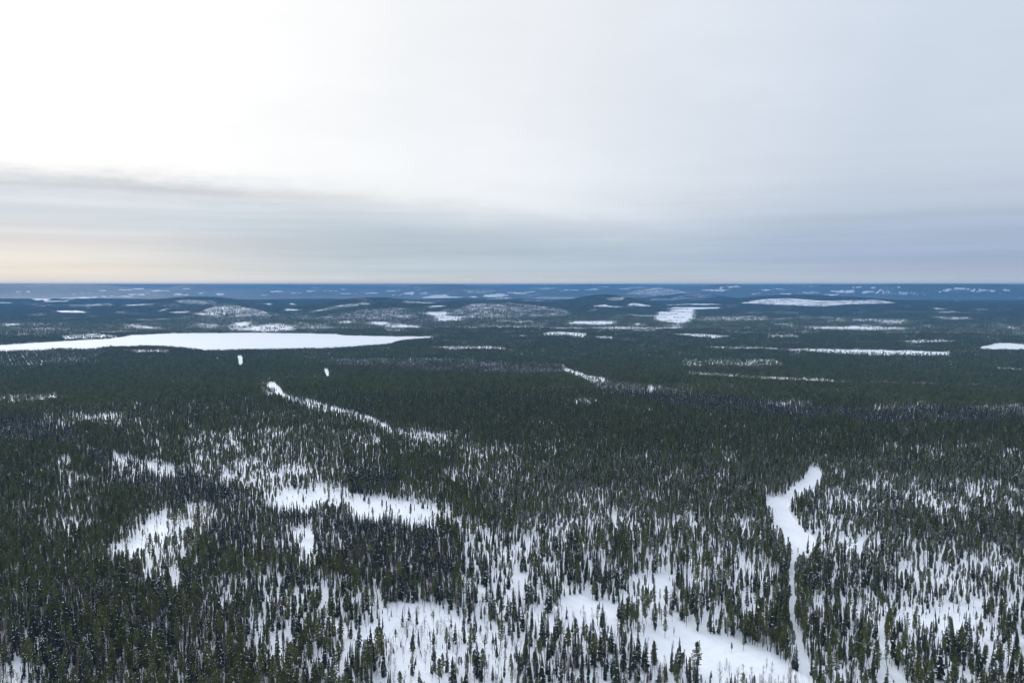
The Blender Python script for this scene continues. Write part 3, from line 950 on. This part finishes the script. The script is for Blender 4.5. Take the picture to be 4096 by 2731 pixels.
# undergrowth: thin birch saplings and young conifers in the open snow
UX, UY = candidates(165, 950, 3.0)
UZ = terrain(UX, UY)
uu, uv = survey(UX, UY, UZ)
ug_ = snow_share(uu, uv)
_, ub = kind_share(uu, uv)
pu = np.clip(.10 + .9 * ub + .35 * fbm(UX, UY, 25, 1, 2), 0, .8) * np.where(ug_ > .9, .06, np.where(ug_ > .2, .75, .35)) * (~inpoly(uu, uv, ROAD_LOW)) * (ug_ < .965)
ku = rng.random(UX.shape) < pu
UX, UY, UZ, ug_ = UX[ku], UY[ku], UZ[ku], ug_[ku]
X, Y, Z, g = (np.concatenate(q) for q in ((X, UX), (Y, UY), (Z, UZ), (g, ug_)))
uk = np.where(rng.random(len(UX)) < .6, 2, np.where(rng.random(len(UX)) < .6, 1, 0))
kind = np.concatenate([kind, uk])
ht = np.concatenate([ht, np.where(uk == 2, rng.uniform(2.0, 6.0, len(UX)), rng.uniform(.9, 3.2, len(UX)))])
dist = np.hypot(X, Y)

# single trees the photo shows by themselves: kind, column, row of the foot, height
LONE = [(0, 2797, 2613, 4.6), (0, 2926, 2607, 3.4), (0, 2660, 2550, 7.0), (0, 2696, 2542, 3.4), (0, 2575, 2545, 4.5), (0, 2553, 2555, 6.0), (0, 2788, 2706, 11.0), (0, 2975, 2600, 4.4),
        (0, 2663, 2440, 9.0), (0, 2640, 2410, 5.5), (0, 2617, 2365, 4.5), (1, 2678, 2320, 1.8), (1, 2692, 2325, 1.9), (1, 2615, 2325, 2.0), (1, 3153, 2425, 4.2), (1, 2620, 2525, 9.5),
        (1, 1510, 2475, 4.2), (1, 1531, 2512, 4.3), (1, 1565, 2468, 3.4), (1, 1610, 2505, 6.4), (1, 1637, 2485, 5.6), (1, 1668, 2500, 6.2), (1, 1629, 2550, 4.4), (1, 1805, 2515, 5.4), (0, 1733, 2500, 5.2),
        (1, 2303, 2670, 11.5), (1, 2328, 2725, 8.5), (1, 2166, 2725, 8.5), (1, 2198, 2725, 6.5), (1, 2355, 2690, 6.6), (1, 2450, 2715, 9.5), (1, 2520, 2725, 9.0), (1, 2758, 2735, 7.8), (1, 2665, 2725, 6.0),
        (1, 2842, 2745, 4.6), (1, 2107, 2575, 7.0), (1, 2142, 2555, 6.0), (1, 2300, 2510, 4.8), (1, 2502, 2575, 6.0), (1, 2266, 2475, 5.0), (0, 2390, 2500, 7.5), (1, 2405, 2508, 6.0), (1, 2525, 2462, 8.0),
        (1, 3650, 2660, 7.0), (1, 3630, 2675, 5.2), (1, 3590, 2660, 8.2), (1, 3760, 2720, 10.5), (1, 3815, 2725, 10.5), (0, 3545, 2668, 8.6), (0, 3548, 2600, 9.4), (1, 3477, 2630, 9.2), (1, 3509, 2535, 5.0), (1, 3422, 2595, 7.0),
        (1, 3818, 2610, 6.2), (1, 3855, 2665, 9.5), (1, 3975, 2725, 10.5), (1, 4015, 2575, 10), (0, 3999, 2680, 9.0), (0, 3908, 2590, 7.5), (0, 4075, 2690, 8.5), (1, 4045, 2735, 7.0), (1, 3745, 2520, 3.6), (1, 3700, 2590, 8.0),
        (1, 3245, 2705, 6.8), (1, 3150, 2625, 8.5), (1, 3275, 2740, 4.5), (0, 3055, 2095, 9.0), (0, 3074, 2098, 9.6), (1, 3088, 2092, 8.4), (0, 3066, 2086, 8.5), (1, 3230, 2215, 8.8), (0, 3105, 2165, 8.0), (0, 3120, 2185, 9), (0, 1492, 2075, 6.0), (0, 1475, 2033, 6.0), (0, 1528, 2040, 6.0), (0, 1545, 2035, 4.5)]
LX, LY, LZ = zip(*[ground_at(a[1], a[2]) for a in LONE])
# clear a little room round each
keep = np.ones(X.shape, bool)
for x, y in zip(LX, LY):
    keep &= (X - x) ** 2 + (Y - y) ** 2 > 1.6 ** 2
X, Y, Z, g, kind, ht, dist = (a[keep] for a in (X, Y, Z, g, kind, ht, dist))
nL = len(LONE)
lone = np.concatenate([np.zeros(len(X), int), np.arange(1, nL + 1)])
X, Y, Z = np.concatenate([X, LX]), np.concatenate([Y, LY]), np.concatenate([Z, LZ])
g = np.concatenate([g, np.full(nL, .7)])
kind = np.concatenate([kind, [a[0] for a in LONE]])
ht = np.concatenate([ht, [a[3] for a in LONE]])
dist = np.hypot(X, Y)
u, v = survey(X, Y, Z)
ut, vt = survey(X, Y, Z + ht)

# prototypes: (trunk, crown, snow load) per variant, with their nominal heights
PR = {0: [], 1: [], 2: []}
for i in range(7):
    PR[0].append((pine(100 + i, 9.5, 78 + 6 * (i % 3), R.uniform(.92, 1.32), R.uniform(.24, .46), [.03, .06, .02, .26, .05, .03, .36][i], cap=[0, 2, 0, 6, 1, 0, 8][i]), 9.5))
PR[0].append((pine(107, 9.5, 34, .8, .30, .02), 9.5))
PR[0].append((pine(108, 9.5, 38, 1.05, .55, .02, dead=12), 9.5))
for i in range(7):
    PR[1].append((spruce(200 + i, 9.0, 27, 5.5, [1.05, 1.3, .85, 1.15, .95, 1.4, 1.1][i], [.03, .05, .09, .24, .04, .05, .32][i], cap=[0, 2, 1, 6, 1, 2, 8][i]), 9.0))
for i in range(6):
    PR[2].append((birch(300 + i, 7.0, 26 + 3 * (i % 3)), 7.0))
NAMES = {0: "pine", 1: "spruce", 2: "birch"}
LEAF = {0: M_PINE, 1: M_SPRUCE, 2: M_TWIG}
BARK = {0: M_BARK, 1: M_BARK, 2: M_BIRCHBARK}

# which trees are objects of their own: the 300 of each kind that show largest
size_px = np.where((u > -10) & (u < 4106) & (vt < 2715), (np.minimum(v, 2731) - vt) * 1.0, 0)
single = np.zeros(len(X), bool)
for kd, n in ((0, 300), (1, 300), (2, 290)):
    s = np.where(kind == kd, size_px, -1) + np.where(lone > 0, 1000, 0) * (kind == kd)
    o = np.argsort(-s)[:n]
    single[o[s[o] > 3]] = True

SNOWY = [(1900, 1880), (2700, 1840), (4300, 1880), (4300, 2380), (3250, 2330), (2600, 2260), (2000, 2120)]
heavy = rng.random(len(X)) < np.where(inpoly(u, v, SNOWY), .42, .07)
PLAIN_P, PLAIN_S, HEAVY_V = np.array([0, 1, 2, 4, 5, 7, 8]), np.array([0, 1, 2, 4, 5]), np.array([3, 6])
variant = np.where(kind == 2, rng.integers(0, 6, len(X)), np.where(heavy, HEAVY_V[rng.integers(0, 2, len(X))], np.where(kind == 0, PLAIN_P[rng.integers(0, 7, len(X))], PLAIN_S[rng.integers(0, 5, len(X))])))

# --- the rest, one object per kind, as instances on points


def pick_nodes(name, col):
    ng = bpy.data.node_groups.new(name, 'GeometryNodeTree')
    ng.interface.new_socket("Geometry", in_out='INPUT', socket_type='NodeSocketGeometry')
    ng.interface.new_socket("Geometry", in_out='OUTPUT', socket_type='NodeSocketGeometry')
    N, L = ng.nodes, ng.links
    gi, go = N.new('NodeGroupInput'), N.new('NodeGroupOutput')
    ip = N.new('GeometryNodeInstanceOnPoints')
    ci = N.new('GeometryNodeCollectionInfo')
    ci.inputs['Collection'].default_value = col
    ci.inputs['Separate Children'].default_value = True
    ci.inputs['Reset Children'].default_value = True

    def na(n, t):
        a = N.new('GeometryNodeInputNamedAttribute')
        a.data_type = t
        a.inputs['Name'].default_value = n
        return a.outputs['Attribute']
    L.new(gi.outputs[0], ip.inputs['Points'])
    L.new(ci.outputs[0], ip.inputs['Instance'])
    ip.inputs['Pick Instance'].default_value = True
    L.new(na("variant", 'INT'), ip.inputs['Instance Index'])
    eu = N.new('FunctionNodeEulerToRotation')
    L.new(na("turn", 'FLOAT_VECTOR'), eu.inputs[0])
    L.new(eu.outputs[0], ip.inputs['Rotation'])
    L.new(na("size", 'FLOAT_VECTOR'), ip.inputs['Scale'])
    L.new(ip.outputs[0], go.inputs[0])
    return ng


def scatter(name, label, protos, P, variant, turn, size):
    col = bpy.data.collections.new(name + "_models")
    for i, me in enumerate(protos):
        o = bpy.data.objects.new("%s_model_%02d" % (name, i), me)
        col.objects.link(o)
    me = bpy.data.meshes.new(name)
    me.vertices.add(len(P))
    me.vertices.foreach_set('co', P.astype(np.float32).ravel())
    a = me.attributes.new("variant", 'INT', 'POINT')
    a.data.foreach_set('value', variant.astype(np.int32))
    a = me.attributes.new("turn", 'FLOAT_VECTOR', 'POINT')
    a.data.foreach_set('vector', turn.astype(np.float32).ravel())
    a = me.attributes.new("size", 'FLOAT_VECTOR', 'POINT')
    a.data.foreach_set('vector', size.astype(np.float32).ravel())
    me.update()
    o = link(name, me)
    o['kind'] = 'stuff'
    o['label'] = label
    md = o.modifiers.new("trees", 'NODES')
    md.node_group = pick_nodes(name, col)
    return o


def spread(n, s, wide=.12):
    turn = np.stack([rng.normal(0, .04, n), rng.normal(0, .04, n), rng.uniform(0, 6.28, n)], 1)
    w = s * rng.uniform(1 - wide, 1 + wide, n)
    return turn, np.stack([w, w, s], 1)


THICK = 950.0


def hilbert(x, y, bits=14):
    """order of points along a space-filling curve, so that neighbours stay together"""
    x, y = x.astype(np.int64).copy(), y.astype(np.int64).copy()
    d = np.zeros(x.shape, np.int64)
    k = 1 << (bits - 1)
    while k:
        rx, ry = (x & k > 0).astype(np.int64), (y & k > 0).astype(np.int64)
        d += k * k * ((3 * rx) ^ ry)
        flip = (ry == 0) & (rx == 1)
        x, y = np.where(flip, k - 1 - (x & (k - 1)), x & (k - 1)), np.where(flip, k - 1 - (y & (k - 1)), y & (k - 1))
        sw = ry == 0
        x, y = np.where(sw, y, x), np.where(sw, x, y)
        k >>= 1
    return d


def by_fours(m):
    """centres, heights of trees in fours that stand close together"""
    i = np.nonzero(m)[0]
    i = i[np.argsort(hilbert((X[i] * .83 + Y[i] * .56 + 2500) * 2.3, (Y[i] * .83 - X[i] * .56 + 2500) * 2.3))]
    i = i[: len(i) // 4 * 4].reshape(-1, 4)
    cx, cy, hh = X[i].mean(1), Y[i].mean(1), ht[i].mean(1)
    cz = terrain(cx, cy)
    sp_ = np.hypot(X[i] - cx[:, None], Y[i] - cy[:, None]).max(1)
    ok = np.ones(len(cx), bool)
    for zz in (0, 3.0, 5.5):
        ok &= snow_share(*survey(cx, cy, cz + zz)) < .8
    # fours that would straddle a gap take the place of one of their trees
    far_ = sp_ > 14
    cx, cy = np.where(far_, X[i[:, 0]], cx), np.where(far_, Y[i[:, 0]], cy)
    ok |= far_
    return np.stack([cx, cy, terrain(cx, cy)], 1)[ok], hh[ok]


def thicket(pieces, seed, n, rad):
    """a few trees standing close together"""
    rr = random.Random(seed)
    out = [Geo(), Geo(), Geo()]
    for i in range(n):
        a, q = 2 * math.pi * (i + .6 * rr.random()) / n, rad * rr.uniform(.35, 1)
        ca, sa, sc = math.cos(a * 3), math.sin(a * 3), rr.uniform(.72, 1.2)
        src = rr.choice(pieces)
        for g_, d in zip(src, out):
            b = len(d.v)
            d.v += [((p[0] * ca - p[1] * sa) * sc + q * math.cos(a), (p[0] * sa + p[1] * ca) * sc + q * math.sin(a), p[2] * sc) for p in g_.v]
            d.f += [tuple(k + b for k in f) for f in g_.f]
    return out


for kd in range(3):
    full = [joined(NAMES[kd] + "_whole", [(T, BARK[kd]), (C, LEAF[kd])] + ([(N, M_SNOWLOAD)] if N.f else [])) for (T, C, N), h in PR[kd]]
    if kd == 0:
        lite = [pine(400 + i, 9.5, 26, R.uniform(1.0, 1.35), R.uniform(.26, .42), .035, .56, 2, sides=3, dead=0) for i in range(6)]
    elif kd == 1:
        lite = [spruce(500 + i, 9.5, 11, 4.2, R.uniform(.95, 1.3), .05, sides=3) for i in range(6)]
    else:
        lite = [birch(600 + i, 9.5, 14, 3, 2.4) for i in range(5)]
    lite = [thicket(lite, 40 * kd + i, 4, 3.4) for i in range(7)]
    lite = [joined(NAMES[kd] + "_small", [(T, BARK[kd]), (C, LEAF[kd])] + ([(N, M_SNOWLOAD)] if N.f else [])) for T, C, N in lite]
    m = (kind == kd) & ~single & (dist < THICK)
    FP, FH = by_fours((kind == kd) & ~single & (dist >= THICK))
    nf = len(full)
    n = int(m.sum())
    var = np.concatenate([variant[m], nf + rng.integers(0, len(lite), len(FH))])
    hs = np.concatenate([ht[m] / PR[kd][0][1], FH / 9.5])
    turn, size = spread(len(hs), hs)
    turn[n:, :2] = 0
    scatter(["pine_forest", "spruce_forest", "birch_wood"][kd],
            ["grey-green pines of the forest behind the nearest ones, too many to count",
             "dark spruces of the forest behind the nearest ones, too many to count",
             "bare brownish birches scattered through the forest, too many to count"][kd],
            full + lite, np.concatenate([np.stack([X[m], Y[m], Z[m]], 1), FP]), var, turn, size)

# --- beyond the lake the forest stands as groves
def grove(seed, n=22, rad=23):
    rr = random.Random(seed)
    T, C1, C2, N = Geo(), Geo(), Geo(), Geo()
    for i in range(n):
        x, y, h = rr.uniform(-rad, rad), rr.uniform(-rad, rad), rr.uniform(6.5, 11.5)
        if rr.random() < .35:
            t, c, s = spruce(seed * 50 + i, h, 6, 3.2, rr.uniform(1.1, 1.5), .1, sides=3)
            dst = C2
        else:
            t, c, s = pine(seed * 50 + i, h, 9, rr.uniform(1.2, 1.6), .3, .15, 1.0, 2, sides=3, dead=0)
            dst = C1
        for src, d in ((t, T), (c, dst), (s, N)):
            b = len(d.v)
            d.v += [(p[0] + x, p[1] + y, p[2]) for p in src.v]
            d.f += [tuple(k + b for k in f) for f in src.f]
    return joined("grove_whole", [(T, M_BARK), (C1, M_PINE), (C2, M_SPRUCE), (N, M_SNOWLOAD)])


GX, GY = candidates(NEAR_OUT, 9500, 20, 37)
Zg = terrain(GX, GY)
rg = np.hypot(GX, GY)
ug, vg = survey(GX, GY, Zg)
gg = snow_share(ug, vg)
for zz in (4.0, 8.0):
    g2 = snow_share(*survey(GX, GY, Zg + zz))
    gg = np.where(g2 > .7, np.maximum(gg, g2), gg)
# face of the slope towards the drone
slope = (terrain(GX * 1.004, GY * 1.004) - terrain(GX * .996, GY * .996)) / (.008 * rg)
e = np.maximum(np.arctan2(CAM_Z - Zg, rg) + slope * 1.0, .012)
rho = -np.log(np.clip(gg, .01, .9995)) * e / (.42 * 8.5) / 22 * np.clip(1 + .6 * fbm(GX, GY, 120, 1, 2), .3, 2)
rho = np.clip(rho, .00002, .0024)
kk = (rng.random(GX.shape) < rho * 400) & (gg < .97)
GX, GY, Zg = GX[kk], GY[kk], Zg[kk]
print("groves", len(GX))
turn, size = spread(len(GX), rng.uniform(.8, 1.15, len(GX)), .2)
turn[:, :2] = 0
scatter("distant_forest", "far blue-grey forest covering the land and hills beyond the lake",
        [grove(700 + i) for i in range(8)], np.stack([GX, GY, Zg - .8], 1), rng.integers(0, 8, len(GX)), turn, size)

# ------------------------------------------------------------------ the nearest trees, each an object with its parts
KINDNAME = {0: "pine_tree", 1: "spruce_tree", 2: "birch_tree"}
GROUP = {0: "pines standing in the near forest", 1: "spruces standing in the near forest", 2: "bare birches standing in the near forest"}
CAT = {0: "pine tree", 1: "spruce tree", 2: "birch tree"}
PARTNAMES = {0: ("trunk", "crown", "snow_load"), 1: ("trunk", "crown", "snow_load"), 2: ("trunk", "twigs", "")}
MODELS = {}


def model(kd, i):
    """the first tree of a variant: an Empty with trunk, crown and the snow on the crown"""
    (T, C, N), h = PR[kd][i]
    a, b, c = PARTNAMES[kd]
    root = bpy.data.objects.new(KINDNAME[kd], None)
    root.empty_display_size = .5
    parts = [bpy.data.objects.new(a, T.mesh(a, BARK[kd])), bpy.data.objects.new(b, C.mesh(b, LEAF[kd]))]
    sub = bpy.data.objects.new(c, N.mesh(c, M_SNOWLOAD)) if N.f and c else None
    if sub:
        sub['kind'] = 'stuff'
    return root, parts, sub, h


def plant(kd, i, loc, height, turn, label, wide=1.0):
    first = (kd, i) not in MODELS
    if first:
        MODELS[(kd, i)] = model(kd, i)
    r0, p0, s0, h = MODELS[(kd, i)]
    if first:
        r, parts, sub = r0, p0, s0
    else:
        r, parts, sub = r0.copy(), [p.copy() for p in p0], (s0.copy() if s0 else None)
    for o in (r, *parts):
        COL.objects.link(o)
    for o in parts:
        o.parent = r
    if sub:
        COL.objects.link(sub)
        sub.parent = parts[1]
    s = height / h
    r.location = loc
    r.rotation_euler = turn
    r.scale = (s * wide, s * wide, s)
    r['label'], r['category'], r['group'] = label, CAT[kd], GROUP[kd]
    return r


def ordinal(n):
    w = ["first", "second", "third", "fourth", "fifth", "sixth", "seventh", "eighth", "ninth", "tenth", "eleventh", "twelfth"]
    return w[n] if n < 12 else "%d%s" % (n + 1, {1: "st", 2: "nd", 3: "rd"}.get((n + 1) % 10 if (n + 1) % 100 not in (11, 12, 13) else 0, "th"))


# places one can find in the photo (column range), with the row of the foot telling near from far
PLACES = [(-20, 330, "at the left edge"), (330, 680, "in from the left edge"), (680, 1020, "in the lower-left stand"), (1020, 1300, "far left of birch thicket"),
          (1300, 1500, "just left of birch thicket"), (1500, 1840, "in the birch thicket"), (1840, 2060, "just right of birch thicket"), (2060, 2290, "below the middle clearing"),
          (2290, 2520, "left of the big snowfield"), (2520, 2860, "around the big snowfield"), (2860, 3140, "between snowfield and road"), (3140, 3320, "beside the snow road"),
          (3320, 3500, "between road and trail"), (3500, 3680, "beside the snowmobile trail"), (3680, 3880, "right of the trail"), (3880, 4120, "at the right edge")]
S_idx = np.nonzero(single)[0]
S_var = {}
cells = {}
for j in S_idx:
    kd = int(kind[j])
    S_var[j] = int(variant[j])
    pl = next((n for a, b, n in PLACES if a <= u[j] < b), PLACES[-1][2])
    vv = v[j]
    row = "cut by the bottom edge" if vv > 2731 else "front row" if vv > 2690 else "second row" if vv > 2640 else "third row" if vv > 2585 else "fourth row" if vv > 2520 else "far rows" if vv > 2440 else "well behind"
    hh = ht[j]
    sz = ("tall" if hh > 9.6 else "middling" if hh > 6.8 else "short" if hh > 4 else "tiny") if kd < 2 else ("tall" if hh > 7.2 else "middling" if hh > 5.2 else "short")
    if kd == 0:
        look = sz + (" snow-flecked" if S_var[j] in (3, 6) else "") + " pine"
    elif kd == 1:
        look = sz + (" snow-flecked" if S_var[j] in (3, 6) else " dark") + " spruce"
    else:
        look = sz + " bare birch"
    cells.setdefault((look, row, pl), []).append(j)
LABEL = {}
for (look, row, pl), js in cells.items():
    js.sort(key=lambda j: u[j])
    for n, j in enumerate(js):
        if len(js) == 1:
            LABEL[j] = "the only %s %s, %s" % (look, pl, row)
        else:
            LABEL[j] = "%s %s from left %s, %s" % (ordinal(n), look, pl, row)
SPECIAL = {1: "small round-topped pine standing alone in the big snowfield, the left one", 2: "smaller leaning pine standing alone in the big snowfield, the right one",
           8: "spindly small pine on the right side of the big snowfield", 7: "tall open pine at the lower tip of the big snowfield",
           15: "slim young spruce standing alone on the bend of the snow road", 9: "slender tall pine alone in the upper snow clearing",
           12: "tiny sapling spruce on the upper clearing, left of its twin", 13: "tiny sapling spruce on the upper clearing, right of its twin"}
for j in S_idx:
    kd = int(kind[j])
    lab = SPECIAL.get(int(lone[j]), LABEL[j])
    plant(kd, S_var[j], (X[j], Y[j], Z[j]), ht[j], (rng.normal(0, .02), rng.normal(0, .02), rng.uniform(0, 6.28)), lab, rng.uniform(.88, 1.12))

# --- bowed, snow-laden birches in the thicket
BOW = [bent_birch(900 + i) for i in range(6)]
BOWMODEL = {}
spots = []
for _ in range(30):
    spots.append((R.uniform(1580, 1815), R.uniform(2490, 2590)))
spots += [(1590, 2545), (1560, 2600), (1500, 2640), (1700, 2615), (1240, 2560), (1320, 2585), (2230, 2360), (2225, 2375), (2545, 2525), (2570, 2520), (160, 2570), (420, 2570)]
spots.sort()
for n, (a, b) in enumerate(spots):
    i = n % 6
    x, y, z = ground_at(a, b)
    T, C, N = BOW[i]
    if i not in BOWMODEL:
        r = bpy.data.objects.new("bowed_birch", None)
        ps = [bpy.data.objects.new("stem", T.mesh("stem", M_BIRCHBARK)), bpy.data.objects.new("twigs", C.mesh("twigs", M_TWIG)), bpy.data.objects.new("snow_load", N.mesh("snow_load", M_SNOWLOAD))]
        BOWMODEL[i] = (r, ps)
    else:
        r0, p0 = BOWMODEL[i]
        r, ps = r0.copy(), [p.copy() for p in p0]
    for o in (r, *ps):
        COL.objects.link(o)
    for o in ps:
        o.parent = r
    r.location = (x, y, z - .05)
    r.rotation_euler = (0, 0, R.choice([0, math.pi]) + R.uniform(-.7, .7))
    s = R.uniform(.7, 1.25)
    r.scale = (s, s, s)
    r['label'] = "%s snow-laden birch from the left among those bowed into arches" % ordinal(n)
    r['category'], r['group'] = "birch tree", "birches bowed into arches by snow"


# --- the pile of felled logs in a gap of the forest
def log_pile():
    x, y, z = ground_at(2909, 1856)
    root = bpy.data.objects.new("log_pile", None)
    COL.objects.link(root)
    root.location = (x, y, z)
    root['label'] = "stack of felled brown logs with snow on top in a forest gap"
    root['category'] = "log pile"
    m = foliage_mat("log_wood", (.20, .12, .07), (.30, .20, .12), size=1.5)
    k = 0
    for lay in range(5):
        for i in range(6 - lay):
            g_ = Geo()
            rad = .17 + .02 * ((i * 7 + lay) % 3)
            yy = (i - (5 - lay) / 2) * .40
            zz = .2 + lay * .33
            off = R.uniform(-.3, .3)
            g_.cone((-2.7 + off, yy, zz), (2.7 + off, yy, zz), rad, rad * .85, 8)
            n = 8
            b = len(g_.v) - 2 * n
            g_.f.append(tuple(range(b + n - 1, b - 1, -1)))
            g_.f.append(tuple(range(b + n, b + 2 * n)))
            o = link("log", g_.mesh("log", m), root)
            k += 1
    g_ = Geo()
    rr = random.Random(5)
    for i in range(14):
        blob(g_, (-2.5 + i * .38, rr.uniform(-.2, .2), 1.78), rr.uniform(.3, .45), rr, .5)
    link("snow_cap", g_.mesh("snow_cap", M_SNOWLOAD), root)


log_pile()


# ------------------------------------------------------------------ the air
def build_haze():
    m = bpy.data.materials.new("haze_air")
    m.use_nodes = True
    m.node_tree.nodes.clear()
    t = NT(m.node_tree)
    out = t.n.new('ShaderNodeOutputMaterial')
    p = t.n.new('ShaderNodeVolumePrincipled')
    p.inputs['Color'].default_value = (.105, .305, .60, 1)
    p.inputs['Density'].default_value = 1 / 11500
    p.inputs['Anisotropy'].default_value = 0.0
    t.l.new(p.outputs[0], out.inputs['Volume'])
    x0, x1, y0, y1, z0, z1 = -31500, 31500, -400, 31500, -140, 137
    v = [(x0, y0, z0), (x1, y0, z0), (x1, y1, z0), (x0, y1, z0), (x0, y0, z1), (x1, y0, z1), (x1, y1, z1), (x0, y1, z1)]
    me = bpy.data.meshes.new("haze")
    me.from_pydata(v, [], [(3, 2, 1, 0), (4, 5, 6, 7), (0, 1, 5, 4), (1, 2, 6, 5), (2, 3, 7, 6), (3, 0, 4, 7)])
    me.materials.append(m)
    o = link("haze", me)
    o['kind'] = 'stuff'
    o['label'] = "thin blue air that veils the far hills"


build_haze()
